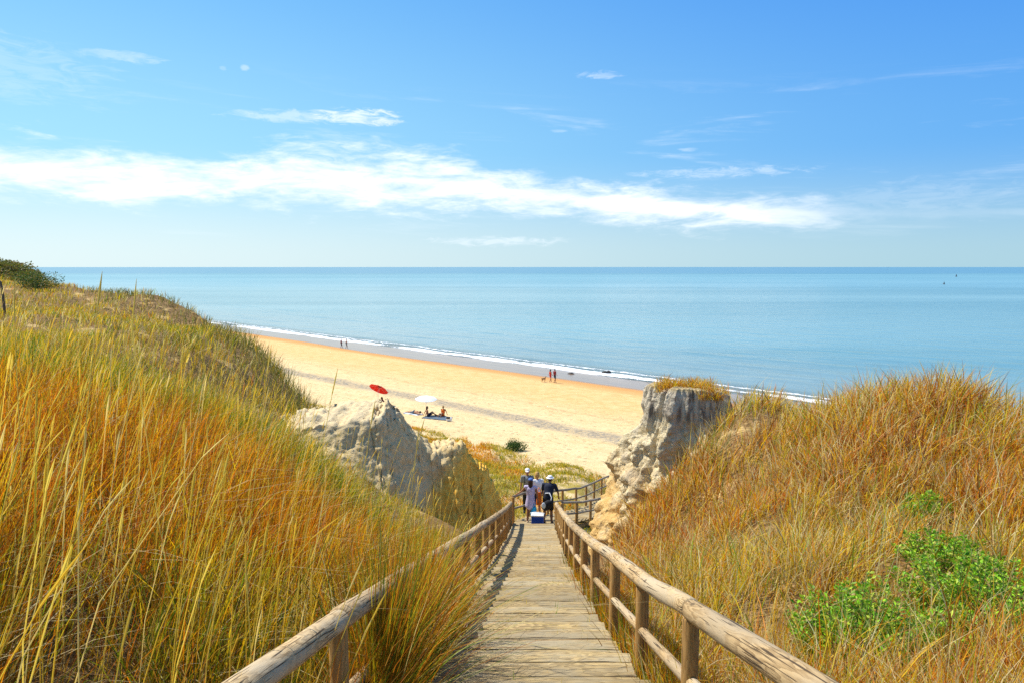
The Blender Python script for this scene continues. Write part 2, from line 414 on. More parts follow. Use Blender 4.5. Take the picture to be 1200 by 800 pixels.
def path_near(x, y):
    """distance to and deck height of the nearest path point (masked to a near box for speed)"""
    x = np.asarray(x, float); y = np.asarray(y, float); sh = x.shape
    X, Y = x.ravel(), y.ravel()
    d = np.full(X.shape, 99.0); z = np.full(X.shape, 0.0)
    m = (X > -6) & (X < 13) & (Y > -9) & (Y < 46); idx = np.nonzero(m)[0]
    for a in range(0, len(idx), 20000):
        i = idx[a:a+20000]
        D = (X[i, None] - PD[None, :, 0])**2 + (Y[i, None] - PD[None, :, 1])**2
        k = D.argmin(1); d[i] = np.sqrt(D[np.arange(len(i)), k]); z[i] = PD[k, 2]
    return d.reshape(sh), z.reshape(sh)

# ------------------------------------------------------------------ terrain height
CP = np.array([
 # left bank
 (-1.3,0,13.85),(-1.4,3,13.05),(-1.4,6,12.1),(-1.2,9,11.25),(-1.1,13,10.0),(-1.0,16,9.1),(-.9,20,7.9),(-.9,22.5,7.2),
 (-3,-2,14.0),(-2.8,1,13.8),(-3,3,13.5),(-3,6,13.0),(-3,9,12.3),(-3,12,11.35),(-2.6,15,10.0),(-2.5,18,9.2),(-2,21,8.2),
 (-6,-3,14.1),(-6,4,13.8),(-6,8,13.4),(-6,12,12.9),(-6,15,12.0),(-4.5,15,11.2),(-4.2,18,9.9),(-6,18.5,10.8),(-7.5,22,11.2),
 (-10,0,14.2),(-10,8,13.8),(-10,14,13.4),(-10,20,12.7),(-9.5,24,12.4),(-9.0,24.6,12.0),(-14,27.5,13.4),(-18.5,35.5,14.0),(-15,10,13.9),(-15,20,13.6),(-15,30,13.0),
 (-20,20,14.0),(-20,35,13.6),(-30,20,14.5),(-30,38,14.3),(-31,47,14.3),(-40,40,14.8),(-20,0,14.4),(-10,-12,14.4),(-30,0,14.6),
 # right bank
 (1.6,0,13.8),(1.7,3,13.0),(1.8,6,12.1),(1.8,9,11.25),(1.8,12,10.3),(2.0,15,9.3),(2.5,18,8.3),(2.8,21,7.4),(3.0,24,6.3),
 (3,1,13.4),(3,4,12.75),(3,7,12.3),(3.0,10,11.5),(2.5,12.5,10.2),(3.4,14,10.6),(4.4,14.6,11.85),(4.9,15.4,12.25),(5.8,15.3,12.35),(5.5,16.6,12.2),
 (5,3,12.8),(5,6,12.45),(5,9,12.3),(5,12,12.35),(5.8,14,12.35),(8,3,12.7),(8,6,12.5),(8,9,12.5),(7.2,12.6,12.95),(9.2,10.8,12.6),
 (12,2,12.8),(12,7,12.6),(15,0,13.0),(20,-5,13.2),(10,-10,14.0),(3,-6,14.2),(-1,-6,14.4)], float)
def _tps_fit(P):
    n = len(P); d = np.hypot(P[:,None,0]-P[None,:,0], P[:,None,1]-P[None,:,1])
    K = np.where(d > 0, d*d*np.log(d + 1e-9), 0) + np.eye(n)*.05
    Q = np.hstack([np.ones((n,1)), P[:, :2]])
    A = np.block([[K, Q],[Q.T, np.zeros((3,3))]])
    return np.linalg.solve(A, np.concatenate([P[:,2], np.zeros(3)]))
_W = _tps_fit(CP)
def tps(x, y):
    sh = np.shape(x); X, Y = np.ravel(x), np.ravel(y); o = np.empty(len(X))
    for a in range(0, len(X), 50000):
        xs, ys = X[a:a+50000], Y[a:a+50000]
        d = np.hypot(xs[:,None]-CP[None,:,0], ys[:,None]-CP[None,:,1])
        o[a:a+50000] = (d*d*np.log(d+1e-9)) @ _W[:-3] + _W[-3] + _W[-2]*xs + _W[-1]*ys
    return o.reshape(sh)

def edge_p(q):
    base = np.interp(q, [-60,-12,-3, 3, 6, 9, 12, 20, 25, 29, 34, 40, 60], [14.0,14.0,14.1,14.4,15.3,15.9,12.6,12.3,12.6,13.9,13.7,13.3,12.9])
    return base + (.5 + .8*sstep(45, 70, np.abs(q)))*fbm(q*.16, 3.3, 0, 3, 5) * sstep(10, 18, np.abs(q))

def lower(p, x, y):
    z = np.interp(p, [-50, 15, 18, 22, 28, 33, 36, 44, 71.5, 83.5, 95, 150, 400], [5.9,5.9,5.6,4.9,4.1,3.25,3.0,2.45,.50,-.03,-.6,-4,-9])
    return z + .38*fbm(x*.28, y*.28, 0, 4, 9)*sstep(16,20,p)*(1-sstep(31,35,p)) + .05*fbm(x*.5, y*.5, 0, 3, 2)*sstep(31,35,p)*(1-sstep(68,73,p))

def H(x, y):
    x = np.asarray(x, float); y = np.asarray(y, float)
    p = (x + y)*.70711; q = (y - x)*.70711
    w = sstep(40, 62, np.hypot(x + 8, y - 15))
    top = tps(np.clip(x, -60, 40), np.clip(y, -40, 70))*(1-w) + (14.6 + .8*fbm(x*.03, y*.03, 0, 3, 4))*w
    top = top + 1.7*np.exp(-(((x+44)/9)**2 + ((y-53)/10)**2))
    top = top + .12*fbm(x*.7, y*.7, 0, 4, 1)
    e = edge_p(q)
    c = sstep(0, 1, (p - e + .2) / 4.6)
    c = c**.8
    lo = lower(p, x, y)
    z = top*(1-c) + lo*c
    z = z + .35*fbm(x*.9, y*.9, z*.5, 4, 31)*np.clip(c*(1-c)*4, 0, 1)
    d, pz = path_near(x, y)
    k = sstep(.95, 2.0, d)
    zz = np.minimum(pz - .34, z + 9*sstep(-99, -98, d))       # under the deck
    return zz*(1-k) + z*k

def spaced(a, fine0, fine1, b, h, grow=1.13, hmax=60):
    c = list(np.arange(fine0, fine1, h))
    s, v = h, fine1
    while v < b: c.append(v); s = min(s*grow, hmax); v += s
    c.append(b); s, v = h, fine0 - h
    low = []
    while v > a: low.append(v); s = min(s*grow, hmax); v -= s
    low.append(a)
    return np.array(low[::-1] + c)
pp = np.concatenate([spaced(-400, -8, 26, 60, .16, 1.1, 40)[:-1], np.arange(60, 98, .7), np.linspace(98, 420, 30)])
qq = spaced(-1500, -11, 40, 2500, .2, 1.08, 60)
PG, QG = np.meshgrid(pp, qq, indexing='ij')
XG, YG = (PG - QG)*.70711, (PG + QG)*.70711
ground = mesh_np('ground', np.stack([XG, YG, H(XG, YG)], -1).reshape(-1, 3), [grid_faces(*PG.shape)[:, ::-1]], M['ground'])
tag(ground, kind='structure')

# sea sheet, a closed swell near the shore
pp = np.concatenate([np.arange(76, 130, .45), 130*1.09**np.arange(1, 76)])
qq = spaced(-40000, -60, 130, 60000, 1.0, 1.1, 6000)
PG, QG = np.meshgrid(pp, qq, indexing='ij')
XG, YG = (PG - QG)*.70711, (PG + QG)*.70711
amp = sstep(80, 100, PG)*.10 + .02
ZG = amp*fbm(PG*.30, QG*.05, 0, 3, 7)*(1 - sstep(250, 600, PG))
brk = PG + 4.5*.5*fbm(QG*.05, 1.7, 0, 3, 8)
ZG = ZG + .22*np.exp(-((brk - 84.3)/.8)**2)*(.6 + .4*fbm(QG*.12, 5, 0, 2, 3)) - .01
ZG = np.maximum(ZG, .012 - .03*(PG < 78))
sea = mesh_np('sea', np.stack([XG, YG, ZG], -1).reshape(-1, 3), [grid_faces(*PG.shape)[:, ::-1]], M['sea'])
tag(sea, kind='structure')

# ------------------------------------------------------------------ stairs and railings
def lerp_poly(P, n_or_s):
    L = np.concatenate([[0], np.cumsum(np.linalg.norm(np.diff(P, axis=0), axis=1))])
    return np.stack([np.interp(np.asarray(n_or_s)*L[-1], L, P[:, k]) for k in range(3)], -1)

def plank_quad(mb, a, b, c, d, th, seed):
    """a,b near edge (left,right), c,d far edge (right,left); top surface z of each corner; rounded worn edges"""
    a, b, c, d = [np.array(v, float) for v in (a, b, c, d)]
    nx, ny = 15, 5
    u = np.linspace(0, 1, nx); v = np.linspace(0, 1, ny)
    U, Vv = np.meshgrid(u, v, indexing='ij')
    T = (a*(1-U)[...,None] + b*U[...,None])*(1-Vv)[...,None] + (d*(1-U)[...,None] + c*U[...,None])*Vv[...,None]
    T = T.copy()
    e = np.maximum(np.abs(Vv*2-1)-.86, 0)/.14
    T[..., 2] -= .006*e**2
    T[..., 2] += .004*fbm(T[...,0]*3+seed, T[...,1]*9, 0, 3, seed)
    T[..., 1] += .006*fbm(T[...,0]*4, seed*3.1, 0, 3, 77)*(np.abs(Vv*2-1))
    B = T.copy(); B[..., 2] -= th
    V = np.concatenate([T.reshape(-1,3), B.reshape(-1,3)]); o = nx*ny
    top = grid_faces(nx, ny)[:, ::-1][:, ::-1]
    F = [top[:, ::-1] if False else top, grid_faces(nx, ny)[:, ::-1] + o]
    side = []
    def s_(i, j): side.append([i, j, j+o, i+o])
    for i in range(nx-1): s_(i*ny, (i+1)*ny); s_((i+1)*ny+ny-1, i*ny+ny-1)
    for j in range(ny-1): s_(j+1, j); s_((nx-1)*ny+j, (nx-1)*ny+j+1)
    F.append(np.array(side))
    w = np.linalg.norm(b - a)
    uv = np.stack([Vv*.14 + seed*.61, U*w + seed*1.7], -1).reshape(-1, 2)
    mb.add(V, F, np.vstack([uv, uv]))

def stairs(name, LP, RP, label, step, inset, cat='stairs', origin=None):
    root = empty(name, origin); tag(root, label, cat)
    Lc = (LP + RP)/2; tot = np.sum(np.linalg.norm(np.diff(Lc[:, :2], axis=0), axis=1)); n = int(round(tot/step))
    for k in range(n):
        t0, t1 = k/n, (k+1)/n
        zt = float(lerp_poly(Lc, [(t0+t1)/2])[0, 2]) + random.uniform(-.004, .004)
        mb = MB(); nb = 3
        exl, exr = random.uniform(-.035, .02), random.uniform(-.02, .035)
        for j in range(nb):
            g = random.uniform(.005, .008) if j else .028
            f0, f1 = j/nb, (j+1)/nb
            sa, sb = t0 + (t1-t0)*(f0 + g/step), t0 + (t1-t0)*(f1 - (random.uniform(.004, .007) if j < nb-1 else -.02)/step)
            l0, l1 = lerp_poly(LP, [sa, sb]); r0, r1 = lerp_poly(RP, [sa, sb])
            def ins(l, r, e0, e1):
                dv = (r - l); ln = np.hypot(dv[0], dv[1]); dv = dv/ln
                return l + dv*(inset + e0), r - dv*(inset - e1)
            e0 = exl + random.uniform(-.012, .012); e1 = exr + random.uniform(-.012, .012)
            a, b = ins(l0, r0, e0, e1); d, c = ins(l1, r1, e0, e1)
            for v in (a, b, c, d): v[2] = zt + random.uniform(-.0025, .0025)
            plank_quad(mb, a, b, c, d, .04, random.randint(1, 999))
        mb.build('step', M['plank'], root, smooth=False, origin=origin)
    for s, PP, QQ in ((0, LP, RP), (1, RP, LP)):
        pts = []
        for t in np.linspace(0, 1, 40):
            a = lerp_poly(PP, [t])[0]; b = lerp_poly(QQ, [t])[0]; dv = (b-a)/np.linalg.norm(b-a)
            q_ = a + dv*(inset + .12); q_[2] = a[2] - .19; pts.append(q_)
        mb = MB(); tube(mb, pts, .075, 6, True, 0, 1.2); mb.build('stringer', M['post'], root, smooth=False, origin=origin)
    return root

stairs('boardwalk_stairs', DECKL, RPATH, 'long flight of weathered wooden plank stairs running down between the two grassy banks', .437, .085, origin=(0, 0, 12.4))
stairs('boardwalk_stairs', L2, R2, 'lower wooden stairs curving right towards the beach behind the rock outcrop', .45, .06, origin=(2, 27.5, 5.4))

def railing(name, P, label, cat, spacing, hr, hm, rt, rm, rp, origin, group=None, start=0.0, mat='rail', deep=.55):
    root = empty(name, origin); tag(root, label, cat, group)
    L = np.concatenate([[0], np.cumsum(np.linalg.norm(np.diff(P, axis=0), axis=1))])
    s = np.arange(start, L[-1] + .01, spacing)
    if L[-1] - s[-1] > spacing*.4: s = np.append(s, L[-1])
    at = lambda t: np.array([np.interp(t, L, P[:, k]) for k in range(3)])
    for i, t in enumerate(s):
        c = at(t); x, y = random.uniform(-.012, .012), random.uniform(-.012, .012)
        r = rp*random.uniform(.92, 1.1)
        mb = MB(); tube(mb, [(c[0], c[1], c[2]-deep), (c[0]+x*.5, c[1]+y*.5, c[2]), (c[0]+x, c[1]+y, c[2]+hr-rt*.55)], [r*1.04, r, r*.97], 14, True, .05, seed=i+3)
        mb.build('post', M['post'], root, origin=origin)
    i = 0; k = 0
    while i < len(s) - 1:
        j = min(i + 2, len(s) - 1)
        tt = np.linspace(s[i] + .008, s[j] - .008, 13)
        ra, rb = rt*random.uniform(.9, 1.1), rt*random.uniform(.86, 1.04)
        sd = random.uniform(0, 50)
        pts = []
        for t in tt:
            c = at(t); w = .018*float(vnoise(t*.9 + sd, 0.5)); w2 = .014*float(vnoise(t*.9 + sd, 7.5))
            pts.append((c[0]+w, c[1], c[2] + hr + w2))
        mb = MB(); tube(mb, pts, np.linspace(ra, rb, 13), 20, True, .06, .96, seed=k*3+1)
        mb.build('top_rail', M[mat], root, origin=origin); i = j; k += 1
    for i in range(len(s) - 1):
        a, b = at(s[i]), at(s[i+1])
        za, zb = random.uniform(-.015, .015), random.uniform(-.015, .015)
        a = a + [0, 0, hm + za]; b = b + [0, 0, hm + zb]; dv = (b-a); ln = np.linalg.norm(dv); dv /= ln
        pts = [a + dv*t for t in np.linspace(-.02, ln + .02, 6)]
        mb = MB(); tube(mb, pts, rm*random.uniform(.9, 1.1), 12, True, .07, seed=i+40)
        mb.build('lower_rail', M[mat], root, origin=origin)
    return root

railing('log_railing', LPATH[18:], 'thick log railing left of the long stairs, half buried in tall golden grass', 'railing', 1.55, .79, .32, .069, .04, .057, (-.5, 10, 10.9), start=.2)
railing('log_railing', RPATH[18:], 'weathered log railing right of the long stairs, below the orange brown grass bank', 'railing', 1.55, .77, .31, .070, .038, .055, (1.1, 10, 10.9), start=.62)
railing('log_railing', L2[1:] + [[-.06, 0, 0]], 'far railing on the beach side of the lower stairs, running behind the group of walkers', 'railing', 1.7, .88, .42, .052, .036, .055, (2, 29, 5.4), mat='far_rail')
railing('log_railing', R2[:-1] + [[.05, 0, 0]], 'grey railing on the rock side of the lower stairs, ending behind the outcrop', 'railing', 1.6, .82, .40, .052, .036, .055, (3, 28, 5.4), start=.5, mat='far_rail')

# ------------------------------------------------------------------ right outcrop
def outcrop():
    nu, nv = 190, 220
    h = np.linspace(0, 1, nu); a = np.linspace(0, 2*np.pi, nv, endpoint=False)
    Hh, A = np.meshgrid(h, a, indexing='ij')
    zb, zt = 7.6, 12.62
    # wall part then flat top closing in
    tw = np.clip(Hh/.84, 0, 1); tc = np.clip((Hh-.84)/.16, 0, 1)
    Z = zb + (zt - zb)*tw
    cx = np.interp(Z, [7.6, 9, 11, 12, 12.7], [4.95, 4.8, 4.42, 4.22, 4.2]); cy = np.interp(Z, [7.6, 12.7], [17.3, 17.0])
    r = np.interp(Z, [7.6, 8.6, 9.5, 10.4, 11.2, 11.9, 12.08, 12.25, 12.62], [2.9, 2.5, 2.15, 1.82, 1.42, 1.08, .98, .93, .82])
    ca, sa = np.cos(A), np.sin(A)
    r = r*(1 + .13*np.cos(A*2 + .6)*sstep(8, 11, Z) + .10*fbm(ca*1.1 + 7, sa*1.1, Z*.35, 2, 44)) + .10*sstep(11.95, 12.15, Z)*sstep(12.75, 12.5, Z)*np.clip(-ca + .3, 0, 1)
    # buttress towards the stairs (left) low down
    r = r*(1 + .10*np.clip(-ca, 0, 1)*sstep(11, 8.5, Z))
    fl = fbm(ca*2.1+3, sa*2.1, Z*.28, 4, 41)
    pits = fbm(ca*3.6, sa*3.6+9, Z*1.5, 5, 43, .6)
    bed = fbm(ca*.6, sa*.6, Z*3.0, 3, 45)
    ridge = 1 - np.abs(fbm(ca*3.0, sa*3.0, Z*1.1 + 4, 4, 47))*1.6
    m = sstep(12.15, 11.7, Z)
    gul = np.abs(fbm(ca*2.6 + 1, sa*2.6, Z*.16, 3, 48)); gul = -np.clip(.32 - gul, 0, 1)
    led = np.floor(Z*2.6 + .5*fbm(ca*1.5, sa*1.5, Z*.5, 3, 49)); ledn = _hash(led.astype(np.int64), 0*led.astype(np.int64), 0*led.astype(np.int64), 5) - .5
    r = r + (.15*fl + m*(.085*pits + .07*ledn + .10*(ridge-.5)) + .42*gul + (1-m)*.05*pits)*np.clip(r, .4, 1.4)
    r = r*(1 - tc**1.3)*(1 + .10*fbm(ca*1.7+5, sa*1.7, 0, 3, 55)*sstep(11.6, 12.3, Z))
    Z = Z - .14*(ca*r*.6)*sstep(11.5, 12.5, Z) + .10*fbm(ca*2.2, sa*2.2, 3.3, 3, 52)*sstep(11.6, 12.4, Z)
    Z = Z + .12*np.sqrt(np.clip(tc, 0, 1)) + .09*fbm(ca*r*1.3, sa*r*1.3, 0, 4, 50)*(tw >= 1)
    X = cx + r*ca; Y = cy + r*sa*.95
    V = np.stack([X, Y, Z], -1).reshape(-1, 3)
    o = np.array([4.25, 17.4, 8.5])
    ob = mesh_np('rock_outcrop', V - o, [grid_faces(nu, nv, True)], M['outcrop'])
    ob.location = o
    return ob
oc = outcrop(); tag(oc, 'tall eroded pale rock outcrop with a dark grass topped cap beside the right railing', 'rock outcrop')

# ------------------------------------------------------------------ left bluff
def bluff():
    E1 = np.array([(-7.2,20.6,10.9),(-6.7,20.5,11.1),(-6.2,20.4,11.3),(-5.2,20.6,11.2),(-4.4,20.9,11.15),(-4.0,21.3,11.25),(-3.75,21.6,11.35),(-3.4,21.9,11.05),(-3.1,22.2,10.55),(-2.8,22.5,10.1),(-2.4,22.8,9.95),(-1.95,23.0,10.0),(-1.6,23.2,9.95),(-1.42,23.4,9.6),(-1.25,23.5,9.2),(-.95,23.6,8.95),(-.68,23.8,8.5),(-.45,24.0,7.9),(-.32,24.2,7.2),(-.3,24.3,6.3)])
    E2 = np.array([(-7.2,22.2,11.0),(-6.7,22.7,11.2),(-6.2,23.0,11.4),(-5.2,23.7,11.35),(-4.4,23.5,11.3),(-4.1,23.0,11.4),(-3.85,22.3,11.4),(-3.6,22.6,11.1),(-3.4,23.2,10.55),(-3.1,23.8,10.15),(-2.6,24.2,10.05),(-2.1,24.2,10.12),(-1.7,24.0,10.0),(-1.5,24.0,9.62),(-1.3,24.2,9.2),(-1.0,24.4,8.9),(-.75,24.5,8.4),(-.5,24.6,7.8),(-.4,24.6,7.1),(-.36,24.6,6.3)])
    n = len(E1); s = np.linspace(0, 1, n); S = np.linspace(0, 1, 260)
    E1[:, 2] -= np.interp(E1[:, 0], [-9.5,-4.6,-3.9,-3.6,-3.0,-1.5,-.8], [.34,.32,.16,.15,.38,.35,.05]); E2[:, 2] -= np.interp(E2[:, 0], [-9.5,-4.6,-3.9,-3.6,-3.0,-1.5,-.8], [.3,.28,.0,.05,.42,.35,.05])
    E1 = np.stack([np.interp(S, s, E1[:, k]) for k in range(3)], -1); E2 = np.stack([np.interp(S, s, E2[:, k]) for k in range(3)], -1)
    ker = np.ones(7)/7
    for E in (E1, E2):
        for k in range(3):
            pad = np.pad(E[:, k], 3, 'edge'); E[:, k] = np.convolve(pad, ker, 'valid')
    jag = .11*fbm(S*26, 2.0, 0, 4, 68) + .05*fbm(S*90, 5.0, 0, 2, 69); E1[:, 2] += jag; E2[:, 2] += .7*jag; E1[:, 1] += 1.3*jag
    nor = np.array([.35, -1.0]); nor /= np.linalg.norm(nor)
    rows = []
    wall = np.clip((E1[:, 2] - 6.3)/5, 0, 1)
    wm = .7*sstep(-3.3, -1.1, E1[:, 0])
    off = 2.5*wall*(1-wm) + 2.1*wm*sstep(-.25, -.9, E1[:, 0]) + .35*wm
    F = E1.copy(); F[:, 0] += (nor[0]*(1-wm))*off; F[:, 1] += (nor[1]*(1-wm) - wm)*off
    F[:, 0] = np.minimum(F[:, 0], xl(F[:, 1]) - .32); F[:, 2] = np.minimum(H(F[:, 0], F[:, 1]) - .5, E1[:, 2] - .4)
    for t in np.linspace(0, 1, 60)[:-1]:
        fl_ = (.45*t + .55*np.sin(t*np.pi/2))*(1-wm) + (.35*t + .65*(1-np.cos(t*np.pi/2)))*wm
        xy = F[:, :2] + (E1[:, :2] - F[:, :2])*fl_[:, None]
        z = F[:, 2]*(1-t) + E1[:, 2]*t
        rows.append(np.column_stack([xy, z]))
    for t in np.linspace(0, 1, 26)[:-1]:
        r_ = E1*(1-t) + E2*t; r_[:, 2] += .10*np.sin(t*np.pi); rows.append(r_)
    G = E2.copy(); G[:, 0] -= nor[0]*2.2; G[:, 1] -= nor[1]*2.2; G[:, 2] = 4.3
    for t in np.linspace(0, 1, 30):
        rows.append(E2*(1-t) + G*t)
    V = np.array(rows)
    nr = np.gradient(V, axis=0); nc = np.gradient(V, axis=1); N = np.cross(nc, nr); N /= np.linalg.norm(N, axis=-1)[..., None] + 1e-6
    x, y, z = V[..., 0], V[..., 1], V[..., 2]
    d = .13*fbm(x*1.0, y*1.0, z*.35, 4, 61, .5) - .05*np.abs(fbm(x*2.0, y*2.0, z*.4, 4, 63)) + .035*fbm(x*7, y*7, z*5, 4, 65)
    gl = np.abs(fbm(x*1.9 + 3, y*.9, z*.12, 3, 70)); d = d - .20*np.clip(.26 - gl, 0, 1)*sstep(-1.6, -2.4, x)
    ld = np.floor(z*3.1 + .6*fbm(x*.8, y*.8, 0, 3, 71)).astype(np.int64); d = d + .035*(_hash(ld, 0*ld, 0*ld, 7) - .5)
    crust = np.zeros(V.shape[0]); crust[57:90] = 1
    d = d*sstep(6.3, 7.6, z) + crust[:, None]*.045*fbm(x*5.5, y*5.5, 0, 5, 67, .65)*sstep(10.6, 11.1, z)
    V = V + N*d[..., None]
    o = np.array([-4, 22, 8])
    ob = mesh_np('sand_bluff', V.reshape(-1, 3) - o, [grid_faces(V.shape[0], V.shape[1])], M['bluff']); ob.location = o
    return ob
bl = bluff(); tag(bl, 'eroded sandy bluff with pale crusted top and orange right end, left of the stairs', 'bluff')

# ------------------------------------------------------------------ blades
TT = np.array([0, .38, .72, 1.0])
def blades(root, h, az, lean, bend, w, c0, c1, phi=None, up=None):
    """ribbons. root (N,3), az azimuth of lean. returns V, quads, tris, col"""
    N = len(root)
    if phi is None: phi = rng.uniform(0, 2*np.pi, N)
    dx, dy = np.sin(az), np.cos(az)
    t = TT[None, :]
    hor = h[:, None]*(lean[:, None]*t + bend[:, None]*t**2.3)
    ver = h[:, None]*(t*np.sqrt(np.clip(1 - (lean*.6)**2, .2, 1))[:, None] - .45*np.abs(bend)[:, None]*t**2.6)
    C = root[:, None, :] + np.stack([hor*dx[:, None], hor*dy[:, None], ver], -1)
    sx, sy = np.cos(phi), np.sin(phi)
    ww = w[:, None]*np.array([.8, 1.0, .72, 0])[None, :]/2
    S = np.stack([ww*sx[:, None], ww*sy[:, None], np.zeros_like(ww)], -1)
    A = C - S; B = C + S
    V = np.stack([A[:,0], B[:,0], A[:,1], B[:,1], A[:,2], B[:,2], C[:,3]], 1).reshape(-1, 3)
    b = (np.arange(N)*7)[:, None]
    quads = np.concatenate([b + [0,1,3,2], b + [2,3,5,4]]); tris = b + [4,5,6]
    tt = np.array([0,0,.38,.38,.72,.72,1.0])[None, :, None]
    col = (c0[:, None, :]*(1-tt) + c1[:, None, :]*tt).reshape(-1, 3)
    return V, quads, tris, col

def stalks(root, h, az, lean, bend, headlen, headr, col, mb):
    """seed stalks: thin three sided stem with a fat spike head"""
    N = len(root); dx, dy = np.sin(az), np.cos(az)
    hl = headlen/h
    T = np.stack([np.zeros(N), np.full(N, .45), 1-hl, 1-hl*.93, 1-hl*.45, np.ones(N)], 1)
    hor = h[:, None]*(lean[:, None]*T + bend[:, None]*T**2.5); ver = h[:, None]*(T - .35*np.abs(bend)[:, None]*T**2.5)
    C = root[:, None] + np.stack([hor*dx[:, None], hor*dy[:, None], ver], -1)
    rr = np.stack([np.full(N, .0036), np.full(N, .003), np.full(N, .0026), headr*.8, headr, headr*.15], 1)
    th = rng.uniform(0, 3.14, N)
    ring = np.stack([np.stack([np.cos(th + k*1.5708), np.sin(th + k*1.5708), 0*th], -1) for k in range(4)], 1)
    V = C[:, :, None] + rr[:, :, None, None]*ring[:, None]
    b = (np.arange(N)*24)[:, None]
    q = []
    for k in range(5):
        for j in (0, 1): q.append(b + [k*4+j, k*4+j+2, (k+1)*4+j+2, (k+1)*4+j])
    cc = np.repeat(col, 24, axis=0)
    mb.add(V.reshape(-1, 3), [np.concatenate(q)], None, cc)

def polar(n, dmin, dmax, fall, az0, az1, d0):
    """sample points round the camera, thinning with distance"""
    g = np.linspace(dmin, dmax, 600); pdf = g*np.minimum(1, (d0/g)**fall); cdf = np.cumsum(pdf); cdf /= cdf[-1]
    d = np.interp(rng.uniform(0, 1, n), cdf, g); a = rng.uniform(az0, az1, n)
    return d*np.sin(a), d*np.cos(a), d

def pick(pal, w, n):
    pal = np.array(pal); i = rng.choice(len(pal), n, p=np.array(w)/np.sum(w))
    return pal[i]

def cliffmask(x, y, m=0.0):
    p = (x+y)*.70711; q = (y-x)*.70711
    return p < edge_p(q) + m

def slopeok(x, y): return True

# colours
GOLD=(.86,.49,.015); OR=(.80,.26,.008); GRN=(.22,.35,.02); YG=(.66,.53,.03); PALE=(.84,.70,.36); BRN=(.34,.16,.04); DEEP=(.08,.15,.015); RUST=(.55,.16,.015)

def grow(mb, cx, cy, dens, hmean, palette, kw):
    """clumps at cx,cy -> blades"""
    pass

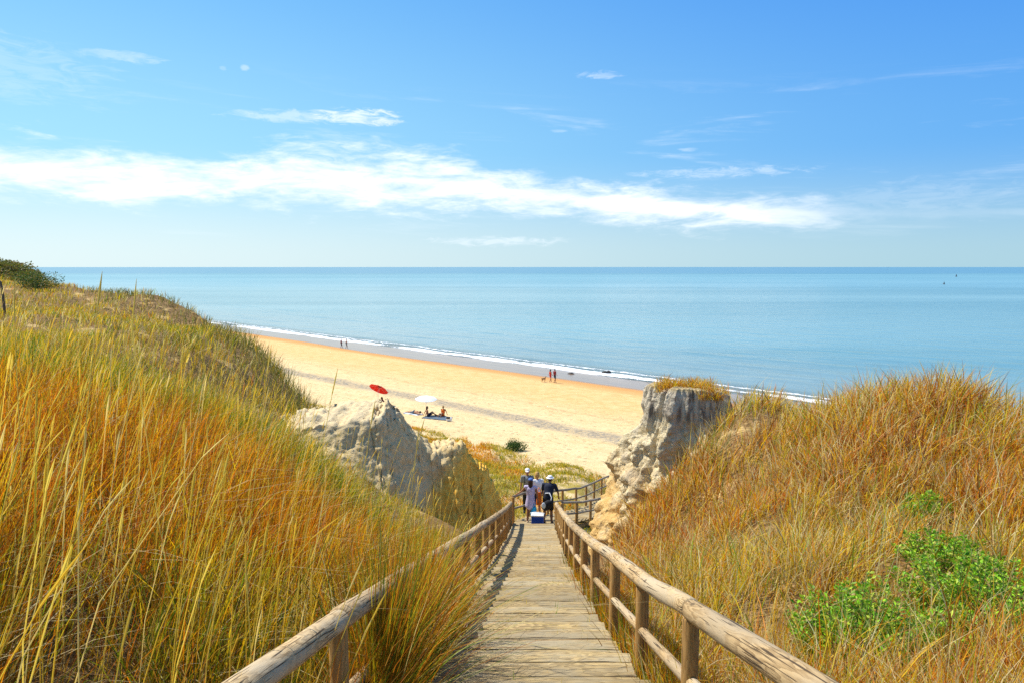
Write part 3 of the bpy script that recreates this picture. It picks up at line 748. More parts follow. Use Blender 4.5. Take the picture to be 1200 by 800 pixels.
def left_grass(mb):
    n = 17500
    cx, cy, d = polar(n, 1.25, 62, 1.55, R(-88), R(12), 5.0)
    xc = np.where(cy < 25, xl(cy), 0)
    ok = (cx < xc - .12) & cliffmask(cx, cy, np.where(d > 19, 2.2, .5))
    hollow = (cy > 16.2) & (cx > -5.0) & (cx + .62*cy > 8.3 + .8*vnoise(cx*.8, cy*.8, 0, 5))
    ok &= ~hollow
    ok &= ~((cy > 19.6) & (cy < 24.3) & (cx > -5.5) & (cx < -2))
    bare = fbm(cx*.45, cy*.45, 0, 3, 71)
    ok &= ~((bare > .85) & (d > 6))
    gap = fbm(cx*1.5, cy*1.5, 0, 3, 72)
    ok &= ~((gap > .10 + .35*sstep(5, 10, d)) & (rng.uniform(0, 1, n) < .9))
    for bx, by, br in ((-1.95,3.6,.34),(-1.55,3.1,.25),(-2.5,4.3,.25),(-3.3,5.6,.3)): ok &= ~((np.hypot(cx-bx, cy-by) < br*(1+.4*vnoise(cx*4, cy*4, 0, 8))) & (rng.uniform(0, 1, n) < .85))
    ok &= np.hypot(cx, cy) > 1.3
    cx, cy, d = cx[ok], cy[ok], d[ok]
    # extra clumps rooted at the railing, drooping over the planks
    ny = 540; fy = rng.uniform(2.6, 9.4, ny); fx = xl(fy) + rng.uniform(-.20, 1.0, ny)*np.interp(fy, [2, 6.4, 8, 10], [.14, .15, .07, .04])
    keep = rng.uniform(0, 1, ny) < np.interp(fy, [2.6, 3.6, 4.2, 6.8, 8.0, 9.4], [.5, .7, 1, .9, .6, .2]); fx, fy = fx[keep], fy[keep]
    nf = len(fx); cx = np.concatenate([cx, fx]); cy = np.concatenate([cy, fy]); d = np.concatenate([d, np.hypot(fx, fy)])
    isf = np.arange(len(cx)) >= len(cx) - nf
    nc = len(cx)
    k = np.clip(rng.poisson(17, nc), 5, 42); k = np.where(isf, 14, k)
    idx = np.repeat(np.arange(nc), k); N = len(idx)
    spread = (.055 + .016*np.minimum(d, 30))
    ch = np.clip(rng.normal(1, .17, nc), .55, 1.35); cl = np.abs(rng.normal(0, .13, nc)); ca = R(80) + rng.normal(0, .9, nc); cb = rng.uniform(.72, 1.18, nc); cu = rng.uniform(0, 1, nc)
    ox, oy = rng.normal(0, 1, N)*spread[idx], rng.normal(0, 1, N)*spread[idx]
    ox = np.where(isf[idx], ox*.45, ox)
    x, y = cx[idx] + ox, cy[idx] + oy; dd = np.hypot(x, y)
    kp = (x < np.where(y < 25, xl(y), 0) - .05 + np.where(isf[idx], .32, 0)) & (dd > 1.05)
    x, y, dd, ox, oy, idx = x[kp], y[kp], dd[kp], ox[kp], oy[kp], idx[kp]; N = len(x); F = isf[idx]
    z = H(x, y) - .02
    tall = fbm(x*.5, y*.5, 0, 3, 73)
    far = sstep(10, 21, dd)
    h = (.92 + .20*tall + rng.normal(0, .16, N))*(1-far) + (.44 + .08*tall + rng.normal(0, .10, N))*far
    h = h*ch[idx]*np.where(x < -1.15, np.interp(dd, [2, 3.4, 5.0, 6.6], [.40, .52, .80, 1.0]), 1.0)
    h = h*(1 - .5*sstep(8.5, 10.5, y)*sstep(-4.2, -2.6, x)*sstep(20, 17, y))
    h = np.where(F, rng.uniform(.5, 1.2, N)*np.interp(y, [2.7, 3.6, 4.2, 4.6, 6.2, 6.8, 7.4, 9.2], [.5, .6, .95, 1.4, 1.35, .9, .6, .5]), h)
    cap = (CAMZ - .20 - .075*dd) - z + .30*(dd > 8)
    h = np.clip(h, .22, np.maximum(cap, .3))
    zone = fbm(x*.33+5, y*.33, 0, 3, 75) + .12*rng.normal(0, 1, N) + .5*(cu[idx] - .5)
    orangeness = 1.05*sstep(-.08, .65, zone + .55*sstep(5, 8, dd)*(1-sstep(13, 18, dd)) + .3*sstep(-1.8, -3.2, x)*sstep(8, 4, dd))
    green = sstep(-.15, -.8, zone) +   .75*sstep(7.0, 3.5, dd)*rng.uniform(0, 1, N) + .35*F
    base = pick([GOLD, YG, PALE], [5.5, 3.5, 1.2], N)
    o_ = pick([OR, RUST, GOLD, BRN], [4, 2, 3, 1], N); g_ = pick([GRN, YG, DEEP], [4, 2.5, 2], N)
    u = rng.uniform(0, 1, N)
    c = np.where((u < orangeness*.8)[:, None], o_, np.where((u > 1 - np.clip(green, 0, .8))[:, None], g_, base))
    fp = pick([YG, GOLD, PALE, GRN], [4.5, 2.5, 1.6, 2.4], N)
    c = np.where((rng.uniform(0, 1, N) < far*.8)[:, None], fp, c)
    nose = sstep(3.2, .8, edge_p((y-x)*.70711) - (x+y)*.70711)*sstep(19, 24, dd)*sstep(55, 45, dd)
    c = np.where((rng.uniform(0, 1, N) < nose*.75)[:, None], pick([(.16,.19,.04), (.24,.22,.07), (.30,.24,.12)], [3, 3, 2], N), c); h = h*(1 + .45*nose)
    c = np.clip(c*(rng.choice([.5, .85, 1.15, 1.35], N, p=[.2, .35, .3, .15])*cb[idx])[:, None], 0, .95)
    root_shade = (.30 + .3*sstep(7, 4, dd))[:, None]; c0 = c*(1-root_shade) + root_shade*np.array([.09,.11,.015])  # roots greener and darker, shade low in the grass put into the colour
    nd = (sstep(6.5, 3.2, dd)*(x < -1.1))*.55; c = np.where((rng.uniform(0, 1, N) < nd)[:, None], pick([GRN, DEEP, BRN, RUST, (.30,.26,.12)], [3, 2, 2, 1.5, 1.5], N), c)  # extra dark blades close by, their colour imitates shadow inside the grass
    outw = np.arctan2(ox, oy)
    az = np.where(rng.uniform(0, 1, N) < .4, outw, ca[idx] + rng.normal(0, .35, N))
    tallf = F & (y > 4.2) & (y < 6.3) & (rng.uniform(0, 1, N) < .9); h = np.where(tallf, rng.uniform(1.0, 1.75, N), h); lf = np.where(tallf, .3, 1.0)
    az = np.where(F, R(25) + rng.normal(0, 1.0, N), az)
    lean = np.abs(rng.normal(.10, .12, N)) + cl[idx]*lf*np.where(F, .45, 1.0) + .25*sstep(5, 3.2, dd)*(~F)*rng.uniform(0, 1, N) + .10*F*lf*rng.uniform(0, 1, N)
    bend = np.abs(rng.normal(.12, .18, N)) + .16*F*lf*rng.uniform(0, 1, N)
    arch = rng.uniform(0, 1, N) < .09; c = np.where((arch & (rng.uniform(0, 1, N) < .6))[:, None], np.array(PALE)[None]*.9, c)
    bend = np.where(arch, rng.uniform(.6, 1.2, N), bend)
    w = (.0053 + .00042*np.clip(dd - 2, 0, 40))*rng.uniform(.7, 1.35, N)
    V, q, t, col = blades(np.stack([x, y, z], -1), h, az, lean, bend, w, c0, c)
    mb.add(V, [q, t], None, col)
    # fine dead litter low down
    m = rng.choice(N, N//4, replace=False); n2 = len(m)
    r = np.stack([x[m] + rng.normal(0, .06, n2), y[m] + rng.normal(0, .06, n2), z[m]], -1)
    kk = r[:, 0] < np.where(r[:, 1] < 25, xl(r[:, 1]), 0) - .04; r = r[kk]; m = m[kk]; n2 = len(r)
    cc = pick([PALE, BRN, (.42,.33,.22), (.55,.45,.3)], [2, 3, 3, 2], n2)*rng.uniform(.6, 1.1, n2)[:, None]
    V, q, t, col = blades(r, rng.uniform(.15, .42, n2), rng.uniform(0, 6.28, n2), rng.uniform(.3, 1.0, n2), rng.uniform(.2, .8, n2), w[m]*.9, cc, cc)
    mb.add(V, [q, t], None, col)
    # seed stalks
    sx_, sy_, sd_ = polar(1900, 2.5, 26, 1.2, R(-60), R(4), 3.5)
    ok = (sx_ < xl(sy_) - .15) & cliffmask(sx_, sy_) & ~((sx_ + .62*sy_ > 8.0) & (sy_ > 13)) & (sy_ < 20)
    ok &= vnoise(sx_*.8, sy_*.8, 0, 81) > -.35
    sx_, sy_, sd_ = sx_[ok], sy_[ok], sd_[ok]; n3 = len(sx_)
    r = np.stack([sx_, sy_, H(sx_, sy_)], -1)
    hh = rng.normal(1.34, .15, n3); cap = np.maximum(CAMZ + .02 - .035*sd_ - r[:, 2], .5)
    lucky = rng.uniform(0, 1, n3) < .03
    hh = np.where(lucky, np.minimum(hh*1.15, cap + .30), np.minimum(hh, cap))
    cc = pick([(.90,.66,.09), (.86,.70,.16), (.92,.78,.36), (.76,.58,.10)], [3, 3, 2, 2], n3)*rng.uniform(.8, 1.1, n3)[:, None]
    tr_ = np.array([(-2.45,4.3,2.22,.06),(-2.72,4.25,2.12,.10),(-2.9,4.2,2.05,-.02),(-2.2,4.6,1.85,-.12),(-1.95,4.9,1.75,.10),(-1.75,5.3,1.70,.16),(-1.55,6.2,1.7,.12),(-1.35,6.9,1.72,.18),(-1.25,7.6,1.75,.08)])
    hx = H(tr_[:, 0], tr_[:, 1]); tipz = np.array([15.58, 15.5, 15.42, 15.2, 15.0, 14.85, 14.4, 14.1, 13.9]); tl = np.clip(tipz - hx, 1.2, 2.4)
    stalks(np.stack([tr_[:, 0], tr_[:, 1], hx], -1), tl, np.full(9, R(80)), tr_[:, 3], np.full(9, .03), np.full(9, .22), np.full(9, .0065), np.repeat(np.array([[.62,.52,.16]]), 9, 0), mb)
    stalks(r, hh, R(70) + rng.normal(0, .7, n3), np.abs(rng.normal(.13, .12, n3)), np.abs(rng.normal(.05, .10, n3)), rng.uniform(.12, .22, n3), rng.uniform(.0036, .0062, n3)*(1+.05*sd_), cc, mb)

def right_grass(mb):
    n = 14500
    cx, cy, d = polar(n, 1.5, 24, 1.2, R(-2), R(88), 5.0)
    xc = np.where(cy < 25, xr(cy), 2.3)
    ok = (cx > xc + .10) & cliffmask(cx, cy, .45)
    # the outcrop and the bare face below it
    ok &= ~((cy > 12.2) & (cx < 1.6 + .26*(cy-12.2)) & (cx < 4.4))
    for bx, by, br in ((2.56,5.35,.26),(3.12,5.15,.16),(4.1,6.05,.45),(4.25,7.05,.28),(5.25,8.95,.2),(2.45,4.9,.2),(3.9,5.3,.25)): ok &= (np.hypot(cx-bx, cy-by) > br) & ~((np.hypot(cx-bx, cy-by) < br*2.0) & (rng.uniform(0,1,n) < .6))
    ok &= np.hypot((cx-4.15), (cy-17.1)) > 1.25
    for bx, by, br in ((2.3, 6.2, .5), (5.0, 8.2, .55), (2.9, 4.4, .25)):
        ok &= np.hypot(cx-bx, (cy-by)) > br*(1+.4*vnoise(cx*3, cy*3, 0, 7))
    ok &= ~((fbm(cx*.6, cy*.6, 0, 3, 91) > .8))
    ok &= ~((fbm(cx*1.6, cy*1.6, 0, 3, 92) > .25) & (rng.uniform(0, 1, n) < .6))
    cx, cy, d = cx[ok], cy[ok], d[ok]
    k = np.clip(rng.poisson(20, len(cx)), 5, 44); idx = np.repeat(np.arange(len(cx)), k); N = len(idx)
    spread = (.065 + .009*d)
    ox, oy = rng.normal(0, 1, N)*spread[idx], rng.normal(0, 1, N)*spread[idx]
    x, y = cx[idx] + ox, cy[idx] + oy; dd = np.hypot(x, y)
    kp = (x > np.where(y < 25, xr(y), 2.3) + .06) & (dd > 1.2)
    x, y, dd, ox, oy, idx = x[kp], y[kp], dd[kp], ox[kp], oy[kp], idx[kp]; N = len(x)
    z = H(x, y) - .02
    near_rail = sstep(.9, .2, x - xr(y))
    tall = fbm(x*.6, y*.6, 0, 3, 93)
    crest = sstep(10.5, 13.5, np.hypot(x, y))
    h = (.42 + .10*tall + rng.normal(0, .10, N) + .08*crest)*(1 - .35*near_rail)*np.clip(rng.normal(1, .24, len(cx)), .5, 1.6)[idx]
    clumpcrest = np.exp(-(((x-7.2)/1.2)**2 + ((y-12.4)/1.5)**2)); h = h + .46*clumpcrest
    h = np.clip(h, .12, 1.1)
    zone = fbm(x*.45+15, y*.45, 0, 3, 95) + .3*rng.normal(0, 1, N)
    zone = zone + .5*(rng.uniform(0, 1, len(cx))[idx] - .5); orz = sstep(-.35, .55, zone + .45*sstep(4.6, 3.0, x)*sstep(8, 11, y) + .8*clumpcrest)
    u = rng.uniform(0, 1, N)
    c = np.where((u < orz*.66)[:, None], pick([OR, RUST, BRN, GOLD], [3, 2.5, 2, 3], N), pick([YG, GOLD, GRN, PALE, BRN, OR], [3.0, 4.2, 1.5, 2.4, 1.3, 1.3], N))
    c = np.clip(c*(rng.choice([.55, .9, 1.2, 1.4], N, p=[.17, .33, .33, .17])*rng.uniform(.8, 1.2, len(cx))[idx])[:, None], 0, .95)
    az = np.where(rng.uniform(0, 1, N) < .5, np.arctan2(ox, oy), R(60) + rng.normal(0, 1.0, N))
    lean = np.abs(rng.normal(.18, .18, N)); bend = np.abs(rng.normal(.22, .25, N))
    arch = rng.uniform(0, 1, N) < .15; bend = np.where(arch, rng.uniform(.6, 1.3, N), bend)
    w = (.0060 + .00065*np.clip(dd-3, 0, 40))*rng.uniform(.7, 1.4, N)
    tip = np.where((rng.uniform(0, 1, N) < .22)[:, None], np.array([PALE]), c)
    V, q, t, col = blades(np.stack([x, y, z], -1), h, az, lean, bend, w, c*.74 + .26*np.array([.14,.09,.02]), tip)  # root end darkened, shade under the right bank grass painted in
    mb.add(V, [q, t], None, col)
    m = rng.choice(N, N//3, replace=False); n2 = len(m)
    r = np.stack([x[m] + rng.normal(0, .06, n2), y[m] + rng.normal(0, .06, n2), z[m]], -1)
    kk = r[:, 0] > np.where(r[:, 1] < 25, xr(r[:, 1]), 2.3) + .05; r = r[kk]; m = m[kk]; n2 = len(r)
    cc = pick([PALE, BRN, (.42,.34,.26), (.58,.48,.34)], [2, 3, 2.5, 2], n2)*rng.uniform(.6, 1.1, n2)[:, None]
    V, q, t, col = blades(r, rng.uniform(.12, .34, n2), rng.uniform(0, 6.28, n2), rng.uniform(.3, 1.0, n2), rng.uniform(.2, .8, n2), w[m]*.9, cc, cc)
    mb.add(V, [q, t], None, col)
    # fringe at the plank edge between the posts
    n7 = 2600; y = 3.2 + 11*rng.uniform(0, 1, n7)**1.3; x = xr(y) + rng.uniform(-.10, .22, n7)
    kk = vnoise(y*1.7, 3.0, 0, 44) > -.35; x, y = x[kk], y[kk]; n7 = len(x); z = H(x, y)
    c = pick([OR, BRN, YG, GRN, GOLD, PALE], [3, 1.5, 2, 2, 2, 1], n7)*rng.uniform(.7, 1.1, n7)[:, None]
    V, q, t, col = blades(np.stack([x, y, z], -1), rng.uniform(.34, .78, n7), R(-60) + rng.normal(0, 1.2, n7), np.abs(rng.normal(.1, .1, n7)), np.abs(rng.normal(.15, .2, n7)), rng.uniform(.004, .008, n7)*(1 + y*.05), c, c)
    mb.add(V, [q, t], None, col)
    # sprigs pushing up between the planks
    n8 = 420; y = rng.uniform(3.5, 16, n8); x = xl(y)*.8 + .2 + rng.beta(.5, .5, n8)*(xr(y) - xl(y) - .3); x = np.clip(x, xl(y)+.2, xr(y)-.12)
    c = pick([YG, GRN, PALE, GOLD], [2, 3, 1.5, 1.5], n8)
    V, q, t, col = blades(np.stack([x, y, deckz(y) - .12], -1), rng.uniform(.16, .30, n8), rng.uniform(0, 6.28, n8), rng.uniform(0, .35, n8), rng.uniform(0, .4, n8), rng.uniform(.003, .006, n8)*(1+y*.05), c, c)
    mb.add(V, [q, t], None, col)
    # tuft on the outcrop cap
    n4 = 3400; a = rng.uniform(0, 6.28, n4); rr = .95*np.sqrt(rng.uniform(0, 1, n4))
    x, y = 4.22 + rr*.95*np.cos(a), 17.0 + rr*np.sin(a)*.95
    kk = vnoise(x*2.2, y*2.2, 0, 5) > -.25; x, y = x[kk], y[kk]; n4 = len(x)
    z = 12.66 - .14*.6*(x-4.12) - .12*sstep(.7, .95, rr[kk])
    c = pick([YG, GOLD, OR, BRN, PALE], [3, 3, 1.5, 1.5, 1.5], n4)*rng.uniform(.7, 1.1, n4)[:, None]
    V, q, t, col = blades(np.stack([x, y, z], -1), rng.uniform(.12, .36, n4)*(1 + .4*sstep(4.6, 5.2, x)), rng.uniform(0, 6.28, n4), np.abs(rng.normal(.25, .2, n4)), np.abs(rng.normal(.3, .3, n4)), rng.uniform(.008, .016, n4), c, c)
    mb.add(V, [q, t], None, col)

mbL = MB(); left_grass(mbL)
g = mbL.build('marram_grass', M['grass'], smooth=True, col=True)
tag(g, 'tall golden and orange dune grass with pale seed heads covering the left bank', 'grass', kind='stuff')
mbR = MB(); right_grass(mbR)
g = mbR.build('dry_grass', M['grass'], smooth=True, col=True)
tag(g, 'shorter orange brown and olive grass covering the right bank and outcrop top', 'grass', kind='stuff')

def fore_grass():
    mb = MB()
    n = 34000
    p = rng.uniform(14.5, 34.5, n); q = rng.uniform(-12, 60, n)
    x, y = (p-q)*.70711, (p+q)*.70711
    z = H(x, y); e = edge_p(q)
    dist, _ = path_near(x, y)
    patch = fbm(x*.22, y*.22, 0, 4, 101)
    ok = (dist > 1.15) & (patch > -.38 + .022*(p-20)) & (z < 8.3)
    ok &= (p < 33.2 + 1.5*vnoise(x*.2, y*.2, 0, 9))
    ok &= ~((y > 19) & (y < 25.2) & (x < 0) & (x > -10))
    ok &= np.hypot(x-4.25, y-17.4) > 2.9
    x, y, z = x[ok], y[ok], z[ok]
    k = 6; idx = np.repeat(np.arange(len(x)), k); N = len(idx)
    X = x[idx] + rng.normal(0, .13, N); Y = y[idx] + rng.normal(0, .13, N); Z = H(X, Y) - .01
    zone = fbm(X*.4, Y*.4, 0, 3, 103) + .2*rng.normal(0, 1, N)
    c = np.where((zone > .15)[:, None], pick([(.52,.30,.05), GOLD, OR], [2, 3, 1], N), pick([(.48,.40,.06), YG, GRN, (.34,.34,.12)], [3, 3, 1.2, 1], N))*rng.uniform(.75, 1.1, N)[:, None]
    V, q_, t, col = blades(np.stack([X, Y, Z], -1), rng.uniform(.10, .34, N), rng.uniform(0, 6.28, N), rng.uniform(0, .5, N), rng.uniform(0, .7, N), rng.uniform(.02, .04, N), c, c)
    mb.add(V, [q_, t], None, col)
    # grey green scrub in the corner between the lower stairs and the outcrop
    n5 = 5200; X = rng.uniform(1.9, 4.6, n5); Y = rng.uniform(20.5, 29.5, n5)
    dist, _ = path_near(X, Y); ok = (dist > 1.0) & (X > xr(np.minimum(Y, 24.7)) + .15) & (vnoise(X*.9, Y*.9, 0, 12) > -.3); X, Y = X[ok], Y[ok]; n5 = len(X)
    c = pick([(.30,.32,.13), (.42,.40,.16), YG, (.5,.36,.08)], [3, 3, 2, 1.5], n5)*rng.uniform(.75, 1.1, n5)[:, None]
    V, q_, t, col = blades(np.stack([X, Y, H(X, Y)-.01], -1), rng.uniform(.15, .42, n5), rng.uniform(0, 6.28, n5), rng.uniform(0, .4, n5), rng.uniform(0, .5, n5), rng.uniform(.012, .026, n5), c, c)
    mb.add(V, [q_, t], None, col)
    # thin growth in the hollow left of the railing
    n6 = 3800; X = rng.uniform(-3.4, -.5, n6); Y = rng.uniform(14.5, 22.5, n6)
    ok = (X < xl(Y) - .1) & (vnoise(X*1.1, Y*1.1, 0, 15) > .05); X, Y = X[ok], Y[ok]; n6 = len(X)
    c = pick([(.60,.50,.06), YG, PALE, GRN], [4, 3, 1.5, 1], n6)*rng.uniform(.75, 1.1, n6)[:, None]
    V, q_, t, col = blades(np.stack([X, Y, H(X, Y)-.01], -1), rng.uniform(.06, .22, n6), rng.uniform(0, 6.28, n6), rng.uniform(0, .5, n6), rng.uniform(0, .6, n6), rng.uniform(.012, .022, n6), c, c)
    mb.add(V, [q_, t], None, col)
    g = mb.build('low_vegetation', M['grass'], smooth=True, col=True)
    tag(g, 'low yellow and olive tufts scattered over the foot of the dunes behind the beach', 'ground cover', kind='stuff')
fore_grass()

# ------------------------------------------------------------------ leafy plants
def leaf_cloud(mb, C, D, size, col, aspect=.5):
    """diamond leaves at C pointing along D, slightly folded"""
    N = len(C); D = D/np.linalg.norm(D, axis=1)[:, None]
    rv = rng.normal(0, 1, (N, 3)); S = np.cross(D, rv); S /= np.linalg.norm(S, axis=1)[:, None] + 1e-6
    U = np.cross(S, D)
    L = size[:, None]
    V = np.stack([C, C + D*L*.5 + S*L*aspect*.5 + U*L*.08, C + D*L, C + D*L*.5 - S*L*aspect*.5 + U*L*.08], 1).reshape(-1, 3)
    b = (np.arange(N)*4)[:, None]
    mb.add(V, [b + [0, 1, 2, 3]], None, np.repeat(col, 4, axis=0))

def herb(loc, w, h, nst, label, group, pal, lsz=.036, leaves=95, name='green_shrub'):
    root = empty(name, loc); tag(root, label, 'shrub', group)
    st, lf = MB(), MB()
    for i in range(nst):
        a = random.uniform(0, 6.28); r = math.sqrt(random.random())*w*.5
        bx, by = r*math.cos(a)*.7, r*math.sin(a)*.7
        g0 = float(H(np.array([loc[0]+bx]), np.array([loc[1]+by]))[0]) - loc[2]
        hh = h*random.uniform(.5, 1.0)*(1 - .5*(r/(w*.5))**2)
        tx, ty = bx + r*math.cos(a)*.45 + random.uniform(-.04, .04), by + r*math.sin(a)*.45 + random.uniform(-.04, .04)
        pts = [(bx, by, g0 - .02), ((bx+tx)/2 + random.uniform(-.02, .02), (by+ty)/2, g0 + hh*.5), (tx, ty, g0 + hh)]
        tube(st, pts, [.009, .006, .002], 5, True)
        n = leaves; t = rng.uniform(.12, 1.0, n)**.8
        Pp = np.array(pts); C = np.stack([np.interp(t, [0, .5, 1], Pp[:, k]) for k in range(3)], -1)
        rad = (1-t)*.085 + .018
        aa = rng.uniform(0, 6.28, n); D = np.stack([np.cos(aa), np.sin(aa), rng.uniform(.1, 1.1, n)], -1)
        C = C + D*(rad*rng.uniform(.1, 1, n))[:, None]; dead = rng.uniform(0, 1, n) < .05
        col = pick(pal, [1]*len(pal), n)*rng.uniform(.75, 1.2, n)[:, None]
        leaf_cloud(lf, C, D, lsz*rng.uniform(.4, 1.5, n), np.where(dead[:, None], np.array([[.5,.36,.15]]), col), .55)
    st.build('stem', M['stemm'], root); lf.build('foliage', M['leaf'], root, smooth=False, col=True)
    return root
M['stemm'] = mat_plain('stem_green', (.16,.22,.05), .7)
BG = [(.24,.54,.015), (.38,.70,.025), (.10,.30,.015), (.56,.70,.06), (.26,.42,.06), (.50,.46,.08)]
def gz(x, y): return float(H(np.array([x]), np.array([y]))[0])
for (x, y, w, h, n, lab) in [
    (2.6, 5.25, .84, .92, 80, 'bright green leafy shrub with pointed sprays just behind the right log rail'),
    (3.12, 5.15, .44, .60, 30, 'low green shrub between the pointed one and the broad one'),
    (4.05, 5.85, 1.5, .66, 120, 'broad spreading bright green shrub, largest on the right bank'),
    (4.3, 6.9, .85, .46, 40, 'green shrub directly behind the broad spreading one, below the bare orange sand'),
    (5.2, 8.9, .55, .36, 26, 'small green shrub above the bare patch of orange sand')]:
    herb((x, y, gz(x, y)), w, h, n, lab, 'bright green shrubs on the right bank', BG)
# small weeds by the stairs
for (x, y, lab) in [(1.28, 6.9, 'tiny green weed at the right edge of the planks, nearest the camera'), (1.22, 8.2, 'tiny green weed at the right edge of the planks, further down')]:
    herb((x, y, gz(x, y)), .16, .30, 6, lab, 'weeds by the stairs', BG, .03, 40, 'weed')
# dark bush at the dune foot
DG = [(.05,.13,.02), (.08,.17,.03), (.04,.09,.02), (.13,.18,.03)]
def bush(loc, w, h, label, group=None, pal=DG, n=2600, lsz=.09, dead=0):
    root = empty('bush', loc); tag(root, label, 'bush', group)
    lf, st = MB(), MB()
    nb = 13
    for i in range(nb):
        a = random.uniform(0, 6.28); r = random.uniform(.0, .40)*w
        c = np.array([r*math.cos(a), r*math.sin(a), h*random.uniform(.14, .60)*(1 - .6*r/w)]); s = random.uniform(.22, .34)
        tube(st, [(0, 0, -.1), tuple(c*.5), tuple(c)], [.03, .02, .01], 5, True)
        m = n//nb; D = rng.normal(0, 1, (m, 3)); D /= np.linalg.norm(D, axis=1)[:, None]
        rad = rng.uniform(.25, 1, m)**.5*(1 + .35*vnoise(D[:, 0]*2.5+i, D[:, 1]*2.5, D[:, 2]*2.5, 3))
        C = c + D*np.array([w*s, w*s, h*s*1.1])*rad[:, None]; C[:, 2] = np.maximum(C[:, 2], -.05)
        leaf_cloud(lf, C, D + rng.normal(0, .5, (m, 3)), lsz*rng.uniform(.6, 1.3, m), pick(pal, [1]*len(pal), m)*rng.uniform(.7, 1.2, m)[:, None], .5)
    st.build('branch', M['stemm'], root); lf.build('foliage', M['leaf'], root, smooth=False, col=True)
    return root
bush((.1, 48.5, gz(.1, 48.5)), 1.5, .9, 'small round dark green bush on the dune foot above the beach')
bush((-27.5, 42.0, gz(-27.5, 42.0)), 2.6, 1.25, 'dark green bush alone on the left skyline against the sea', n=3600, pal=DG+[(.30,.22,.05)])
OG = [(.18,.22,.04), (.26,.24,.06), (.30,.20,.07), (.12,.16,.03)]
hill = [(-43.4,59.0,3.2,1.2,'spreading olive bush low on the left hill'),(-48.2,60.0,4.4,1.7,'dense dark bush in the upper middle of the left hill'),(-41.4,58.6,2.6,.9,'low dark bush at the seaward foot of the left hill'),(-51.5,60.0,4.0,1.6,'broad olive bush on the left hill, cut by the edge of the photo'),(-45.2,59.0,2.6,1.2,'rounded dark bush in the middle of the left hill'),(-46.5,61.5,3.4,2.0,'tallest dark bush on the left hill, at the edge of the photo'),(-44.0,61.0,3.0,1.5,'dark bush just right of the tallest on the left hill'),
        (-42.6,60.0,2.4,1.1,'dark bush low on the hill slope, nearest the sea horizon'),(-43.5,57.5,2.6,1.1,'olive bush in front of the others on the left hill'),
        (-40.5,57.0,2.0,.8,'smallest olive bush, rightmost on the hill slope'),(-49.5,62.5,4.0,2.3,'wide dark bush crowning the left hill'),(-47.0,57.5,2.8,1.2,'brownish bush at the front foot of the hill')]
for (x, y, w, h, lab) in hill:
    x, y = x + 8.6, y - 9.0; h = h*.55; x = x - .6
    bush((x, y, gz(x, y)), w, h, lab, 'bushes on the left hill', OG, 2600, .16)

# ------------------------------------------------------------------ stakes at far left
def stake(x, y, h, lean, label):
    root = empty('wooden_stake', (x, y, gz(x, y))); tag(root, label, 'stake', 'stakes on the left plateau')
    mb = MB(); tube(mb, [(0, 0, -.3), (lean*.4, 0, h*.5), (lean, .02, h)], [.045, .04, .034], 8, True, .1); mb.build('shaft', M['darkwood'], root)
    mb = MB(); tube(mb, [(lean, .02, h - .02), (lean, .02, h + .05)], [.034, .012], 8, True); mb.build('tip', M['darkwood'], root)
M['darkwood'] = mat_wood('old_stake', (.10,.07,.045), (.24,.18,.12))
stake(-16.9, 23.8, 1.2, .02, 'thin grey wooden stake, left one of the pair on the left plateau')
stake(-16.5, 23.6, 1.15, -.10, 'thin leaning wooden stake, right one of the pair on the left plateau')

# ------------------------------------------------------------------ people
def capsule(a, b, ra, rb, flat=None):
    """tapered round-ended limb; returns V,F"""
    a, b = np.array(a, float), np.array(b, float); d = b-a; L = np.linalg.norm(d); d = d/(L+1e-9)
    t = np.linspace(-np.pi/2, 0, 5); t2 = np.linspace(0, np.pi/2, 5)
    prof = [(ra*math.sin(x), ra*math.cos(x)) for x in t] + [(L*.5, (ra+rb)/2)] + [(L + rb*math.sin(x), rb*math.cos(x)) for x in t2]
    s = np.cross(d, [0, 0, 1.0]); s = np.array([1., 0, 0]) if np.linalg.norm(s) < 1e-3 else s/np.linalg.norm(s); u = np.cross(s, d)
    seg = 12; an = np.linspace(0, 2*np.pi, seg, endpoint=False)
    V = np.array([[a + d*h + max(r, 1e-4)*(math.cos(x)*s + math.sin(x)*u) for x in an] for h, r in prof])
    V = V.reshape(-1, 3)
    if flat is not None:
        c = (a+b)/2; V = c + (V-c)*np.array(flat)
    F = grid_faces(len(prof), seg, True)
    n = len(prof)
    V = np.vstack([V, V[:seg].mean(0), V[(n-1)*seg:n*seg].mean(0)]); j = np.arange(seg); j2 = (j+1)%seg
    return V, [F, np.stack([np.full(seg, n*seg), j2, j], -1), np.stack([np.full(seg, n*seg+1), (n-1)*seg+j, (n-1)*seg+j2], -1)]

def ball(c, r):
    nu, nv = 9, 14; t = np.linspace(.02, np.pi-.02, nu); a = np.linspace(0, 2*np.pi, nv, endpoint=False)
    T, A = np.meshgrid(t, a, indexing='ij'); r = np.array(r)
    V = np.stack([np.sin(T)*np.cos(A)*r[0], np.sin(T)*np.sin(A)*r[1], -np.cos(T)*r[2]], -1).reshape(-1, 3) + np.array(c)
    n = nu; j = np.arange(nv); j2 = (j+1)%nv
    V = np.vstack([V, V[:nv].mean(0), V[(n-1)*nv:].mean(0)])
    return V, [grid_faces(nu, nv, True), np.stack([np.full(nv, n*nv), j2, j], -1), np.stack([np.full(nv, n*nv+1), (n-1)*nv+j, (n-1)*nv+j2], -1)]

